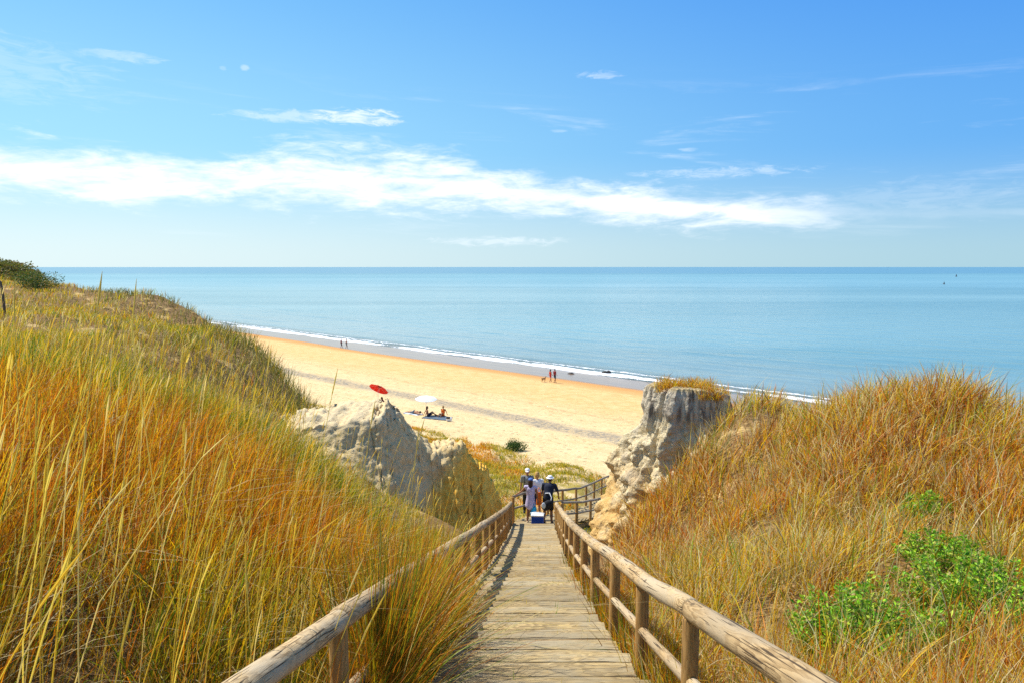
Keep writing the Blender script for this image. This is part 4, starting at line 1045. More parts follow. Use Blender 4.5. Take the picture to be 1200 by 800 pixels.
def fuse(name, pieces, mat, parent, voxel, smooth=6):
    mb = MB()
    for V, F in pieces: mb.add(V, F)
    o = mb.build(name + '_tmp', mat)
    m = o.modifiers.new('r', 'REMESH'); m.mode = 'VOXEL'; m.voxel_size = voxel; m.use_smooth_shade = True
    s = o.modifiers.new('s', 'SMOOTH'); s.iterations = smooth; s.factor = .5
    dg = bpy.context.evaluated_depsgraph_get(); me = bpy.data.meshes.new_from_object(o.evaluated_get(dg))
    old = o.data; bpy.data.objects.remove(o); bpy.data.meshes.remove(old)
    me.name = name
    if not me.materials: me.materials.append(mat)
    r = bpy.data.objects.new(name, me)
    return link(r, parent)

def skeleton(h=1.75, pose=None):
    s = h/1.75
    J = dict(pelvis=(0,0,.95), waist=(0,0,1.10), chest=(0,.0,1.32), neck=(0,0,1.48), head=(0,.02,1.63),
             shl=(-.19,0,1.42), shr=(.19,0,1.42), ell=(-.25,-.02,1.14), elr=(.25,-.02,1.14), wrl=(-.27,.06,.89), wrr=(.27,.06,.89),
             hil=(-.09,0,.92), hir=(.09,0,.92), knl=(-.10,.03,.50), knr=(.10,.03,.50), anl=(-.11,-.02,.09), anr=(.11,-.02,.09))
    J.update(pose or {})
    return {k: np.array(v, float)*s for k, v in J.items()}, s

def hand(P, wr, el, s):
    d = wr - el; d /= np.linalg.norm(d); side = np.cross(d, [0, 0, 1.0])
    side = side/np.linalg.norm(side) if np.linalg.norm(side) > .05 else np.array([0, 1., 0])
    c = wr + d*.085*s; P.append(capsule(wr, c, .026*s, .034*s))
    u = np.cross(side, d)
    for i, L in enumerate((.075, .085, .08, .062)):
        b = c + side*(i-1.5)*.019*s; m = b + d*L*.5*s; e = m + (d*.6 + u*.5)*L*.5*s
        P.append(capsule(b, m, .010*s, .009*s)); P.append(capsule(m, e, .009*s, .007*s))
    b = wr + d*.03*s + side*.026*s; P.append(capsule(b, b + (d*.6+side*.7)*.06*s, .012*s, .009*s))

def person(loc, rz, label, clothes, h=1.75, pose=None, female=False, voxel=.014, skin='skin', hair=None, hat=None, group=None, hands=True, shoes=None):
    J, s = skeleton(h, pose)
    root = empty('person', loc, rz); tag(root, label, 'person', group)
    P = []
    g = lambda k: J[k]
    P.append(capsule(g('pelvis'), g('waist'), .125*s, .115*s, (1.15, .85, 1)))
    P.append(capsule(g('waist'), g('chest'), .115*s, .14*s, (1.2, .8, 1)))
    P.append(capsule(g('shl'), g('shr'), .062*s, .062*s)); P.append(capsule(g('chest'), g('neck'), .10*s, .05*s))
    P.append(capsule(g('neck'), g('head'), .05*s, .05*s))
    hd = g('head'); P.append(ball(hd + [0, 0, .02*s], (.078*s, .092*s, .115*s))); P.append(ball(hd + [0, .07*s, -.04*s], (.05*s, .035*s, .06*s)))
    P.append(capsule(hd + [0, .088*s, .02*s], hd + [0, .108*s, -.02*s], .010*s, .014*s))
    for e in (-1, 1): P.append(ball(hd + [e*.08*s, 0, 0], (.012*s, .02*s, .032*s)))
    for a, b, c in (('shl','ell','wrl'), ('shr','elr','wrr')):
        P.append(capsule(g(a), g(b), .05*s, .038*s)); P.append(capsule(g(b), g(c), .039*s, .026*s))
        if hands: hand(P, g(c), g(b), s)
        else: P.append(ball(g(c), (.04*s, .04*s, .06*s)))
    for a, b, c in (('hil','knl','anl'), ('hir','knr','anr')):
        P.append(capsule(g(a), g(b), .088*s, .056*s)); P.append(capsule(g(b), g(b)*.55 + g(c)*.45, .055*s, .055*s)); P.append(capsule(g(b)*.55 + g(c)*.45, g(c), .055*s, .036*s))
        f = g(c).copy(); fl = f + [0, .17*s, -.055*s]; P.append(capsule(f + [0, -.03*s, -.045*s], fl, .04*s, .03*s))
    fuse('body', P, M[skin], root, voxel)
    k = 1.0
    for kind, mat in clothes:
        Q = []
        if kind in ('tshirt', 'vest', 'dress'):
            Q.append(capsule(g('pelvis') + [0, 0, .03*s], g('waist'), .145*s, .135*s, (1.15, .9, 1)))
            Q.append(capsule(g('waist'), g('chest'), .135*s, .158*s, (1.2, .84, 1)))
            Q.append(capsule(g('chest'), g('neck') - [0, 0, .05*s], .12*s, .07*s))
            if kind != 'vest': Q.append(capsule(g('shl'), g('shr'), .073*s, .073*s))
            if kind == 'tshirt':
                for a, b in (('shl','ell'), ('shr','elr')): Q.append(capsule(g(a), g(a)*.35 + g(b)*.65, .068*s, .062*s))
            if kind == 'dress':
                mid = (g('knl') + g('knr'))/2
                Q.append(capsule(g('pelvis'), g('pelvis')*.45 + mid*.55, .165*s, .20*s, (1.05, .85, 1)))
        elif kind in ('shorts', 'trousers', 'trunks'):
            Q.append(capsule(g('pelvis') - [0, 0, .02*s], g('pelvis') + [0, 0, .06*s], .148*s, .135*s, (1.15, .9, 1)))
            for a, b, c in (('hil','knl','anl'), ('hir','knr','anr')):
                fr = {'shorts': .85, 'trunks': .55, 'trousers': 1.0}[kind]
                Q.append(capsule(g(a), g(a)*(1-fr) + g(b)*fr, .105*s, .085*s))
                if kind == 'trousers': Q.append(capsule(g(b), g(b)*.1 + g(c)*.9, .08*s, .062*s))
        fuse(kind, Q, M[mat], root, max(voxel, .014), 4)
    if shoes:
        for a in ('anl', 'anr'):
            f = g(a); fuse('shoe', [capsule(f + [0, -.035*s, -.045*s], f + [0, .18*s, -.055*s], .05*s, .042*s, (1, 1, .9))], M[shoes], root, max(voxel, .012), 3)
    if hair:
        mat, length = hair
        Q = [ball(hd + [0, -.018*s, .045*s], (.093*s, .098*s, .112*s))]
        if length: Q.append(capsule(hd + [0, -.06*s, .03*s], hd + [0, -.085*s, -length], .075*s, .055*s)); Q.append(capsule(hd + [-.05*s, -.05*s, .02*s], hd + [-.05*s, -.07*s, -length*.8], .05*s, .035*s)); Q.append(capsule(hd + [.05*s, -.05*s, .02*s], hd + [.05*s, -.07*s, -length*.8], .05*s, .035*s))
        fuse('hair', Q, M[mat], root, max(voxel, .012), 3)
    if hat:
        mat, kind = hat
        Q = [ball(hd + [0, -.005*s, .085*s], (.098*s, .106*s, .075*s))]
        if kind == 'cap': Q.append(ball(hd + [0, .12*s, .055*s], (.075*s, .075*s, .014*s)))
        if kind == 'brim': Q.append(ball(hd + [0, 0, .06*s], (.145*s, .155*s, .016*s)))
        fuse('hat', Q, M[mat], root, max(voxel*.7, .009), 2)
    return root

for nm, c in dict(skin=(.42,.22,.13), skin_tan=(.33,.16,.085), white_cloth=(.82,.83,.84), grey_cloth=(.20,.22,.24), navy_cloth=(.012,.018,.04), black_cloth=(.014,.014,.018),
                  lilac_cloth=(.55,.50,.68), orange_cloth=(.85,.20,.02), blue_plastic=(.01,.07,.42), turq_cloth=(.02,.35,.62), white_plastic=(.82,.85,.86), dark_hair=(.05,.025,.015),
                  blond_hair=(.50,.30,.10), red_cloth=(.75,.012,.008), maroon_cloth=(.20,.02,.025), red_trunks=(.60,.04,.02), slate_cloth=(.10,.14,.18), fur=(.35,.22,.10), blue_cloth=(.08,.16,.45), pale_towel=(.60,.68,.74),
                  sandal=(.55,.42,.26), buoy_dark=(.06,.04,.05), shell=(.75,.66,.62), wet_rock=(.05,.045,.04)).items():
    M[nm] = mat_plain(nm, c, .45 if 'plastic' in nm else .8)

def striped(name, a, b):
    t = NT(name); g = t.n('ShaderNodeTexCoord').outputs['Object']; sx = t.n('ShaderNodeSeparateXYZ'); t.set(sx.inputs[0], g)
    w = t.rng(t.math('SINE', t.math('MULTIPLY', sx.outputs[2], 160.0)), -.3, .3)
    return t.out(t.pbr(t.mix(w, a, b), .85))
M['striped_dress'] = striped('striped_dress', (.70,.62,.78), (.42,.36,.62))

def dz(y): return float(deckz(y))
# group on the stairs ---------------------------------------------------------------
zc = 6.50
person((.62, 28.6, 5.62), R(175), 'person in white cap and grey shirt facing up the stairs behind the lilac dress', [('tshirt','grey_cloth'), ('trousers','black_cloth')], 1.80,
       dict(ell=(-.28,-.02,1.16), wrl=(-.33,.05,.91)), hat=('white_cloth','cap'), hair=('dark_hair', 0), shoes='black_cloth', skin='skin_tan')
person((.66, 25.15, 6.42), R(-8), 'person with long dark hair in a pale lilac dress, one hand on the left railing', [('dress','striped_dress')], 1.62,
       dict(ell=(-.36,.10,1.20), wrl=(-.56,.30,1.03), head=(.0,.03,1.62)), hair=('dark_hair', .24), hat=('blue_cloth','cap'), skin='skin_tan', shoes='sandal')
person((.93, 26.25, 6.25), R(20), 'person with blond hair and white shirt between the lilac dress and the navy shirt', [('tshirt','white_cloth'), ('shorts','navy_cloth')], 1.70,
       dict(), hair=('blond_hair', .03), shoes='sandal')
person((1.28, 25.0, 6.44), R(-15), 'person in navy shirt and pale sun hat stooping at the right of the group', [('tshirt','navy_cloth'), ('shorts','black_cloth')], 1.76,
       dict(waist=(0,.05,1.08), chest=(0,.16,1.27), neck=(0,.25,1.40), head=(0,.31,1.52), shl=(-.20,.20,1.35), shr=(.20,.20,1.35), ell=(-.27,.26,1.08), wrl=(-.24,.36,.86), elr=(.31,.24,1.08), wrr=(.30,.38,.88),
            knl=(-.13,.06,.50), knr=(.12,.0,.50), anl=(-.15,.0,.09), anr=(.14,-.06,.09)), hat=('white_cloth','brim'), hair=('dark_hair', 0), shoes='black_cloth', skin='skin_tan')

def backpack(loc, rz, mat, label, s=1.0):
    r = empty('backpack', loc, rz); tag(r, label, 'backpack')
    fuse('pack', [capsule((0, 0, .10*s), (0, 0, .34*s), .13*s, .11*s, (1.05, .7, 1))], M[mat], r, .014)
    fuse('pocket', [capsule((0, -.09*s, .07*s), (0, -.09*s, .17*s), .075*s, .07*s, (1.1, .5, 1))], M[mat], r, .014)
    for e in (-1, 1):
        mb = MB(); tube(mb, [(e*.09*s, .06*s, .42*s), (e*.10*s, .16*s, .47*s), (e*.11*s, .275*s, .40*s), (e*.11*s, .285*s, .22*s), (e*.10*s, .20*s, .08*s), (e*.09*s, .07*s, .06*s)], .016*s, 6, True); mb.build('strap', M[mat], r)
backpack((.64, 28.76, 6.68), R(175), 'black_cloth', 'dark backpack on the shoulders of the person in the white cap')
# orange towel bag
r = empty('beach_bag', (.98, 25.55, 7.02), R(10)); tag(r, 'bright orange beach bag hanging between the white shirt and the navy shirt', 'bag')
fuse('pouch', [capsule((0, 0, .0), (0, 0, .34), .10, .07, (1.1, .55, 1))], M['orange_cloth'], r, .014)
mb = MB(); tube(mb, [(-.06, 0, .36), (-.04, 0, .50), (.0, 0, .58), (.04, 0, .50), (.06, 0, .36)], .012, 6, True); mb.build('strap', M['orange_cloth'], r)
# round float / folded chair at the hip
r = empty('shoulder_bag', (1.20, 24.72, 7.17), R(-15)); tag(r, 'black bag with a pale blue and white round pocket slung behind the navy shirt', 'bag')
fuse('pouch', [capsule((-.02, 0, 0), (.10, 0, .10), .16, .15, (1.0, .62, 1))], M['black_cloth'], r, .014)
fuse('pocket', [ball((-.07, -.10, .06), (.075, .03, .11))], M['pale_towel'], r, .010)
mb = MB(); tube(mb, [(.15, .02, .16), (.17, .10, .30), (.08, .16, .44), (-.08, .22, .40)], .017, 6, True); mb.build('strap', M['white_cloth'], r)
# turquoise bag
r = empty('beach_bag', (.80, 25.02, 6.80), R(0)); tag(r, 'turquoise blue bag leaning on the cooler beside the lilac dress', 'bag')
fuse('pouch', [capsule((-.04, 0, .02), (.0, 0, .20), .11, .07, (1.1, .7, 1))], M['turq_cloth'], r, .014)
mb = MB(); tube(mb, [(-.06, 0, .24), (-.03, 0, .34), (.03, 0, .34), (.05, 0, .24)], .010, 6, True); mb.build('handle', M['turq_cloth'], r)
# cooler
r = empty('cooler', (.90, 24.72, dz(24.7) + .02), R(-6)); tag(r, 'dark blue cool box with a white lid standing on the stairs', 'cooler')
mb = MB(); box(mb, (0, 0, .16), (.42, .30, .30), bev=.035); mb.build('tub', M['blue_plastic'], r, smooth=False)
mb = MB(); box(mb, (0, 0, .342), (.45, .33, .06), bev=.025); mb.build('lid', M['white_plastic'], r, smooth=False)
mb = MB(); tube(mb, [(-.23, 0, .26), (-.245, 0, .40), (-.10, 0, .43), (.10, 0, .43), (.245, 0, .40), (.23, 0, .26)], .013, 8, True); mb.build('handle', M['white_plastic'], r)

# beach walkers --------------------------------------------------------------------
def onb(x, y): return (x, y, max(gz(x, y), 0.0))
walk = dict(knl=(-.10,.16,.51), anl=(-.10,.22,.10), knr=(.10,.0,.50), anr=(.10,-.20,.12), wrl=(-.27,-.10,.92), wrr=(.27,.20,.93))
GW = 'people walking along the wet sand'
person(onb(-32.0, 135.2), R(-60), 'person in dark clothes walking the wet sand, left one of the distant pair', [('tshirt','maroon_cloth'), ('shorts','navy_cloth')], 1.72, walk, voxel=.03, hands=False, skin='skin_tan', hair=('dark_hair', 0), group=GW)
person(onb(-30.9, 134.6), R(-60), 'person in shorts walking the wet sand, right one of the distant pair', [('trunks','slate_cloth')], 1.76, walk, voxel=.03, hands=False, skin='skin_tan', hair=('dark_hair', 0), group=GW)
person(onb(5.0, 93.6), R(-55), 'person in reddish beachwear by the surf, next to the dog', [('vest','red_trunks'), ('trunks','red_trunks')], 1.68, walk, voxel=.03, hands=False, skin='skin_tan', hair=('dark_hair', .15), female=True, group=GW)
person(onb(5.55, 93.2), R(-55), 'person in dark red and navy by the surf, right of the one in reddish beachwear', [('tshirt','maroon_cloth'), ('shorts','navy_cloth')], 1.80, walk, voxel=.03, hands=False, skin='skin_tan', hair=('dark_hair', 0), group=GW)

def dog(loc, rz, label):
    r = empty('dog', loc, rz); tag(r, label, 'dog')
    P = [capsule((0, -.22, .46), (0, .02, .44), .10, .115), capsule((0, .02, .44), (0, .22, .44), .115, .13), capsule((0, .22, .48), (0, .36, .62), .08, .06),
         ball((0, .40, .66), (.06, .085, .065)), capsule((0, .43, .645), (0, .54, .62), .04, .025), capsule((0, -.30, .50), (0, -.50, .62), .022, .012)]
    for e in (-1, 1):
        P += [capsule((e*.07, .22, .40), (e*.07, .24, .22), .05, .028), capsule((e*.07, .24, .22), (e*.07, .22, .03), .028, .022), capsule((e*.07, .22, .03), (e*.07, .27, .02), .022, .02)]
        P += [capsule((e*.07, -.22, .42), (e*.08, -.14, .26), .075, .04), capsule((e*.08, -.14, .26), (e*.08, -.27, .17), .035, .025), capsule((e*.08, -.27, .17), (e*.08, -.25, .03), .024, .02), capsule((e*.08, -.25, .03), (e*.08, -.20, .02), .022, .02)]
        P += [capsule((e*.05, .38, .71), (e*.075, .36, .66), .025, .012)]
    fuse('body', P, M['fur'], r, .018, 3)
    mb = MB(); a = np.linspace(0, 2*np.pi, 10); tube(mb, [(.075*math.cos(t), .30 + .05*math.sin(t), .56 + .04*math.sin(t)) for t in a], .010, 5, True); mb.build('collar', M['red_cloth'], r)
dog(onb(4.1, 93.5), R(-50), 'small brown dog standing on the wet sand beside the two walkers')

# parasols and sunbathers --------------------------------------------------------------
def parasol(loc, mat, rad, hgt, tilt, taz, label, inner=None):
    r = empty('beach_umbrella', loc); tag(r, label, 'beach umbrella')
    mb = MB(); tube(mb, [(0, 0, -.2), (0, 0, hgt*.75)], .018, 8, True); mb.build('pole', M['white_plastic'], r)
    piv = Vector((0, 0, hgt*.75)); ax = Vector((math.cos(taz), math.sin(taz), 0)); Rm = Matrix.Rotation(tilt, 3, ax)
    top = np.array(Rm @ Vector((0, 0, hgt*.25 - .02)))
    mb = MB(); tube(mb, [np.array(piv), np.array(piv) + top], .016, 8, True); mb.build('upper_pole', M['white_plastic'], r)
    n = 8; sub = 6; ang = np.linspace(0, 2*np.pi, n*sub, endpoint=False); rr = np.linspace(0.001, 1, 9)
    RR, AA = np.meshgrid(rr, ang, indexing='ij')
    sc = 1 - .06*RR*np.abs(np.sin(AA*n/2))
    X, Y = rad*RR*sc*np.cos(AA), rad*RR*sc*np.sin(AA); Z = hgt*.25 - .42*rad*RR**1.7*.62 - .02*np.abs(np.sin(AA*n/2))*RR
    V = np.stack([X, Y, Z], -1).reshape(-1, 3); V2 = V - [0, 0, .008]
    V = np.array([Rm @ Vector(v) for v in V]) + np.array(piv); V2 = np.array([Rm @ Vector(v) for v in V2]) + np.array(piv)
    F = grid_faces(9, n*sub, True); k = len(V)
    rim = np.arange(8*n*sub, 9*n*sub); rim2 = np.roll(rim, -1)
    mb = MB(); mb.add(np.vstack([V, V2]), [F, F[:, ::-1] + k, np.stack([rim, rim2, rim2 + k, rim + k], -1)])
    mb.build('canopy', M[mat], r, smooth=False)
    if inner:
        q = [np.array(Rm @ Vector((0, 0, hgt*.25 + .02))) + np.array(piv)]
        V, F = ball(q[0] - np.array([0, 0, .02]), (.24*rad, .24*rad, .05)); mb = MB(); mb.add(V, F); mb.build('vent_cap', M[inner], r)
    for i in range(n):
        a = 2*np.pi*i/n; p0 = np.array(Rm @ Vector((0, 0, hgt*.25 - .05))) + np.array(piv); p1 = np.array(Rm @ Vector((rad*.97*math.cos(a), rad*.97*math.sin(a), hgt*.25 - .42*rad*.62 - .01))) + np.array(piv)
        mb = MB(); tube(mb, [p0, (p0+p1)/2 + [0, 0, .03], p1], .005, 4, True); mb.build('rib', M['white_plastic'], r)
def gb(x, y): return (x, y, gz(x, y))
parasol(gb(-12.4, 66.3), 'red_cloth', .95, 1.75, R(38), R(150), 'red beach umbrella tilted over a person on the sand', 'maroon_cloth')
parasol(gb(-7.4, 61.6), 'white_cloth', .95, 1.7, R(6), R(20), 'white beach umbrella standing near the dune foot')

sit = dict(pelvis=(0,0,.12), waist=(0,-.06,.27), chest=(0,-.10,.48), neck=(0,-.10,.64), head=(0,-.07,.79), shl=(-.19,-.10,.58), shr=(.19,-.10,.58), ell=(-.26,-.26,.34), elr=(.26,-.26,.34), wrl=(-.27,-.34,.08), wrr=(.27,-.34,.08),
           hil=(-.09,.02,.11), hir=(.09,.02,.11), knl=(-.12,.40,.38), knr=(.12,.42,.30), anl=(-.12,.66,.08), anr=(.12,.78,.08))
lie = dict(pelvis=(0,0,.12), waist=(0,-.15,.13), chest=(0,-.37,.14), neck=(0,-.53,.14), head=(0,-.67,.15), shl=(-.19,-.47,.12), shr=(.19,-.47,.12), ell=(-.30,-.66,.08), elr=(.30,-.66,.08), wrl=(-.16,-.80,.07), wrr=(.16,-.80,.07),
           hil=(-.09,.03,.11), hir=(.09,.03,.11), knl=(-.11,.45,.10), knr=(.11,.45,.10), anl=(-.12,.86,.07), anr=(.12,.86,.07))
def towel(loc, rz, mat, label, w=.95, l=1.8):
    nx, ny = 12, 20; u, v = np.meshgrid(np.linspace(-w/2, w/2, nx), np.linspace(-l/2, l/2, ny), indexing='ij')
    X = loc[0] + u*math.cos(rz) - v*math.sin(rz); Y = loc[1] + u*math.sin(rz) + v*math.cos(rz)
    Z = H(X, Y) + .035 + .018*fbm(X*3, Y*3, 0, 3, 5)
    T = np.stack([X, Y, Z], -1).reshape(-1, 3) - np.array(loc); B = T - [0, 0, .02]; F = grid_faces(nx, ny); k = len(T)
    side = []
    for i in range(nx-1): side += [[i*ny, (i+1)*ny, (i+1)*ny+k, i*ny+k], [i*ny+ny-1, (i+1)*ny+ny-1, (i+1)*ny+ny-1+k, i*ny+ny-1+k]]
    for j in range(ny-1): side += [[j, j+1, j+1+k, j+k], [(nx-1)*ny+j, (nx-1)*ny+j+1, (nx-1)*ny+j+1+k, (nx-1)*ny+j+k]]
    o = mesh_np('beach_towel', np.vstack([T, B]), [F, F[:, ::-1]+k, np.array(side)], M[mat]); o.location = loc; tag(o, label, 'towel')
GS = 'sunbathers on the dry sand'
def up_(l, d=.05): return (l[0], l[1], l[2] + d)
towel(gb(-12.0, 65.0), R(70), 'maroon_cloth', 'dark red towel on the sand under the red umbrella')
person(up_(gb(-11.9, 65.0)), R(75), 'person in dark clothes sitting on the towel under the red umbrella', [('tshirt','maroon_cloth'), ('trunks','black_cloth')], 1.72, sit, voxel=.025, hands=False, hair=('dark_hair', .1), group=GS)
towel(gb(-8.6, 62.0), R(60), 'pale_towel', 'pale blue towel left of the white umbrella', .9, 1.6)
person(up_(gb(-8.5, 62.0)), R(60), 'person lying on the pale blue towel left of the white umbrella', [('trunks','slate_cloth')], 1.70, lie, voxel=.025, hands=False, hair=('dark_hair', 0), group=GS)
towel(gb(-6.3, 60.2), R(75), 'slate_cloth', 'wide slate blue mat in front of the white umbrella', 1.7, 2.2)
person(up_(gb(-7.1, 60.5)), R(-70), 'person with dark hair sitting at the left end of the slate blue mat', [('trunks','navy_cloth')], 1.68, sit, voxel=.025, hands=False, skin='skin_tan', hair=('dark_hair', .12), group=GS)
person(up_(gb(-5.9, 60.9)), R(160), 'sun tanned person in orange sitting at the back of the slate blue mat', [('vest','orange_cloth'), ('trunks','orange_cloth')], 1.66, sit, voxel=.025, hands=False, skin='skin_tan', hair=('blond_hair', .05), group=GS)
r = empty('beach_bag', gb(-5.2, 58.9)); tag(r, 'small white bag with a black flap on the sand right of the slate blue mat', 'bag')
mb = MB(); box(mb, (0, 0, .14), (.46, .30, .28), bev=.06); mb.build('pouch', M['white_cloth'], r, smooth=False)
mb = MB(); box(mb, (-.06, -.02, .265), (.32, .31, .12), bev=.04); mb.build('flap', M['black_cloth'], r, smooth=False)

# rocks in the surf, buoys --------------------------------------------------------------
def rock(loc, s, label, sd):
    V, F = ball((0, 0, 0), (s, s*.7, s*.45)); V = V*(1 + .3*fbm(V[:, 0:1]*3+sd, V[:, 1:2]*3, V[:, 2:3]*3, 3, sd))
    o = mesh_np('surf_rock', V, F, M['wet_rock']); o.location = loc; tag(o, label, 'rock', 'dark rocks in the surf')
rock((8.6, 104.5, .05), .55, 'small dark rock in the surf just right of the walkers with the dog', 3)
rock((13.9, 106.0, .05), .7, 'small dark rock in the surf midway between the walkers and the outcrop', 6)
def buoy(loc, s, label):
    r = empty('buoy', loc); tag(r, label, 'buoy', 'buoys far out at sea')
    V, F = ball((0, 0, .1*s), (.8*s, .8*s, .5*s)); mb = MB(); mb.add(V, F); mb.build('float', M['buoy_dark'], r)
    mb = MB(); tube(mb, [(0, 0, .4*s), (0, 0, 1.9*s)], [.35*s, .22*s], 8, True); mb.build('mast', M['buoy_dark'], r)
buoy((720, 1180, 0), 1.9, 'farther buoy near the horizon, on the right')
buoy((392, 660, 0), 1.1, 'nearer buoy, left of and lower than the other one')
# pale shell at the bottom edge
r = empty('dried_flower', (2.62, 4.35, gz(2.62, 4.35))); tag(r, 'pale pinkish dried flower head low among the grass at the bottom edge', 'flower')
mb = MB(); tube(mb, [(0, 0, 0), (.01, 0, .13), (.0, 0, .24)], .003, 5, True); mb.build('stem', M['stemm'], r)
mb = MB(); V, F = ball((0, 0, .25), (.028, .028, .02)); mb.add(V, F); V, F = ball((.05, .01, .235), (.018, .018, .014)); mb.add(V, F); mb.build('flower_head', M['shell'], r)

# ------------------------------------------------------------------ light, sky, camera
SUN_AZ, SUN_EL = R(-60), R(55)      # azimuth from +Y towards +X
d = Vector((math.sin(SUN_AZ)*math.cos(SUN_EL), math.cos(SUN_AZ)*math.cos(SUN_EL), math.sin(SUN_EL)))
sun = bpy.data.lights.new('sun', 'SUN'); sun.energy = 4.7; sun.angle = R(.53); sun.color = (1, .95, .86)
so = bpy.data.objects.new('sun', sun); so.rotation_euler = (-d).to_track_quat('-Z', 'Y').to_euler(); link(so)

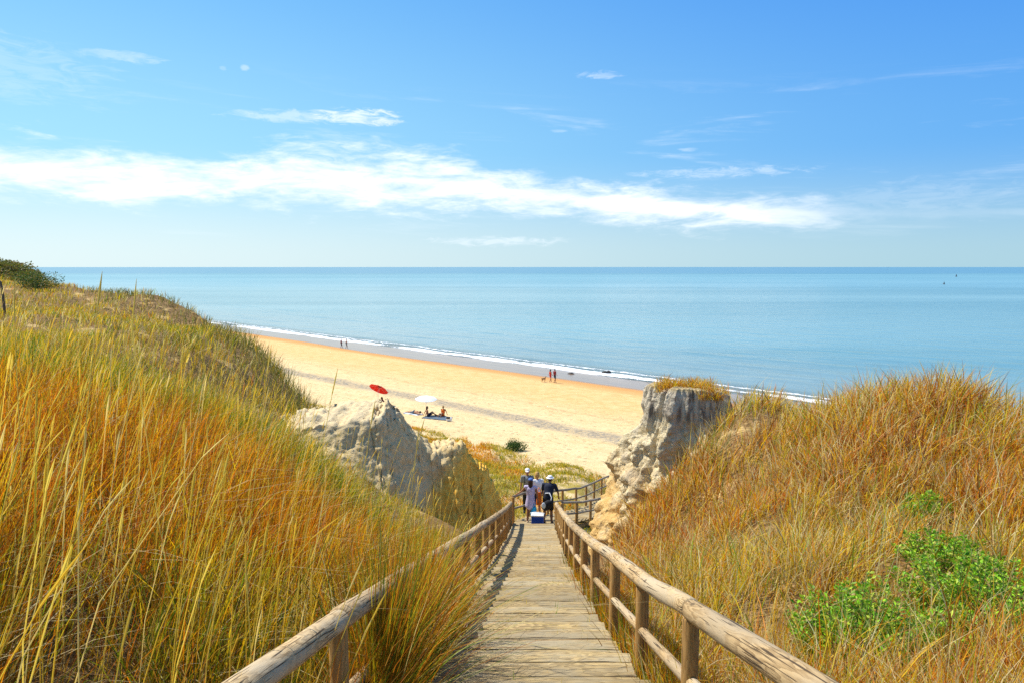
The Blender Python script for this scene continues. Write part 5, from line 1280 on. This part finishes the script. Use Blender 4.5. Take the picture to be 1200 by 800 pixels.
def make_world():
    t = NT('World', world=True)
    sky = t.n('ShaderNodeTexSky', {'sky_type': 'NISHITA', 'sun_disc': False, 'sun_elevation': SUN_EL, 'sun_rotation': SUN_AZ, 'altitude': 20.0, 'air_density': 1.0, 'dust_density': 1.0, 'ozone_density': 1.0}).outputs[0]
    g = t.n('ShaderNodeTexCoord').outputs['Generated']
    sx = t.n('ShaderNodeSeparateXYZ'); t.set(sx.inputs[0], g)
    az = t.math('MULTIPLY', t.math('ARCTAN2', sx.outputs[0], sx.outputs[1]), 57.29578)
    el = t.math('MULTIPLY', t.math('ARCSINE', sx.outputs[2]), 57.29578)
    tw = t.rng(az, -40.0, 45.0)                       # away from the sun
    hor = t.mix(tw, (6.8,8.3,8.6), (3.5,5.7,6.8))
    mid = t.mix(tw, (3.4,6.9,8.9), (1.15,3.8,7.9))
    hi = t.mix(tw, (1.45,4.5,8.6), (.50,2.55,7.7))
    clear = t.mix(t.rng(el, 0.0, 9.0), hor, mid); clear = t.mix(t.rng(el, 6.0, 24.0), clear, hi)
    hs = t.n('ShaderNodeHueSaturation', None, Hue=.5, Saturation=1.25, Value=1.0, Color=sky).outputs[0]
    hs = t.mix(t.rng(el, 60.0, 15.0, .2, .92), hs, clear)
    def curve(pts, x0, x1, y0, y1):
        nd = t.t.nodes.new('ShaderNodeFloatCurve'); c = nd.mapping.curves[0]
        P = [((x-x0)/(x1-x0), (y-y0)/(y1-y0)) for x, y in pts]
        c.points[0].location = P[0]; c.points[1].location = P[-1]
        for q in P[1:-1]: c.points.new(*q)
        nd.mapping.update()
        t.set(nd.inputs[1], t.rng(az, x0, x1, 0, 1, False))
        return t.math('MULTIPLY_ADD', nd.outputs[0], y1-y0, y0)
    vec = t.n('ShaderNodeCombineXYZ', None, X=t.math('MULTIPLY', az, .10), Y=t.math('MULTIPLY', el, .42), Z=0.0).outputs[0]
    n1 = t.noise(vec, 1.6, 9, .62, .4); n2 = t.noise(vec, 5.0, 8, .68, .8)
    cen0 = curve([(-60, 6.6), (-35, 6.9), (-22, 6.9), (-14, 7.4), (-6, 7.2), (4, 6.0), (15, 5.1), (27, 4.4), (60, 4.0)], -60, 60, 0, 10)
    cen = t.math('SUBTRACT', cen0, .75)
    hw = curve([(-60, 1.6), (-35, 2.1), (-22, 2.0), (-14, 2.7), (-6, 2.5), (4, 1.7), (15, 1.7), (25, 1.1), (31, .5), (60, .3)], -60, 60, 0, 3)
    de = t.math('DIVIDE', t.math('ABSOLUTE', t.math('SUBTRACT', el, cen)), hw)
    body = t.math('SUBTRACT', 1.25, de)
    den = t.math('ADD', body, t.math('MULTIPLY', t.math('SUBTRACT', n1, .5), 2.6))
    den = t.math('ADD', den, t.math('MULTIPLY', t.math('SUBTRACT', n2, .5), 1.0))
    band = t.math('MULTIPLY', t.rng(den, .10, 1.4), t.rng(az, 29.0, 15.0, .12, 1.0))
    # thin streaks over the rest
    vec2 = t.n('ShaderNodeCombineXYZ', None, X=t.math('MULTIPLY_ADD', az, .055, 3.0), Y=t.math('MULTIPLY_ADD', el, .55, t.math('MULTIPLY', az, .02)), Z=2.0).outputs[0]
    w = t.noise(vec2, 1.3, 9, .66, .6)
    win = t.math('MULTIPLY', t.rng(el, 1.0, 4.0), t.rng(el, 15.0, 10.0))
    wisps = t.math('MULTIPLY', t.math('MULTIPLY', t.rng(w, .53, .85), .42), win)
    def spot(a, e, ra, re, k, thr=.0):
        q = t.math('ADD', t.math('POWER', t.math('DIVIDE', t.math('SUBTRACT', az, a), ra), 2.0), t.math('POWER', t.math('DIVIDE', t.math('SUBTRACT', el, e), re), 2.0))
        v = t.math('ADD', t.math('SUBTRACT', 1.0, q), t.math('MULTIPLY', t.math('SUBTRACT', n2, .5), 4.2))
        return t.math('MULTIPLY', t.rng(v, .1, 1.3), k)
    sp = [spot(-12.0, 11.1, 4.2, .75, .7), spot(-16.5, 10.9, 5.5, .55, .35), spot(-19.6, 14.0, .35, .25, .3), spot(-21.1, 13.8, .25, .2, .15), spot(-27.5, 13.9, 3.2, .45, .25), spot(6.6, 14.2, 2.0, .35, .35),
          spot(3.6, 10.3, .8, .2, .2), spot(13.4, 8.7, .9, .2, .25), spot(-1.0, 2.0, 7.0, .45, .35), spot(29, 4.6, 7.0, 1.6, .12), spot(16.0, 7.0, 7.0, .5, .3), spot(-36, 12.5, 9.0, 2.4, .15)]
    dn = t.math('MAXIMUM', band, wisps)
    for s in sp: dn = t.math('MAXIMUM', dn, s)
    dn = t.math('MULTIPLY', dn, t.rng(el, .3, 1.6))
    cloudc = t.mix(t.rng(n1, .3, .75), (8.6, 9.3, 10.0), (10.4, 10.7, 10.9))
    col = t.mix(t.math('MINIMUM', dn, .96), hs, cloudc)
    # below the horizon
    bg = t.n('ShaderNodeBackground', None, Color=col, Strength=.092)
    o = t.n('ShaderNodeOutputWorld'); t.set(o.inputs[0], bg.outputs[0])
    scene.world = t.m
make_world()

cam = bpy.data.cameras.new('camera'); cam.lens = 25.5; cam.sensor_width = 36; cam.clip_end = 200000; cam.clip_start = .05
co = bpy.data.objects.new('camera', cam); co.location = (0, 0, CAMZ); co.rotation_euler = (R(90 - 5.84), 0, 0); link(co)
scene.camera = co
scene.view_settings.view_transform = 'Standard'; scene.view_settings.look = 'None'; scene.view_settings.gamma = 1; scene.view_settings.exposure = .38
scene.render.engine = 'CYCLES'
scene.cycles.max_bounces = 6; scene.cycles.transparent_max_bounces = 8
try: scene.cycles.use_denoising = False
except Exception: pass
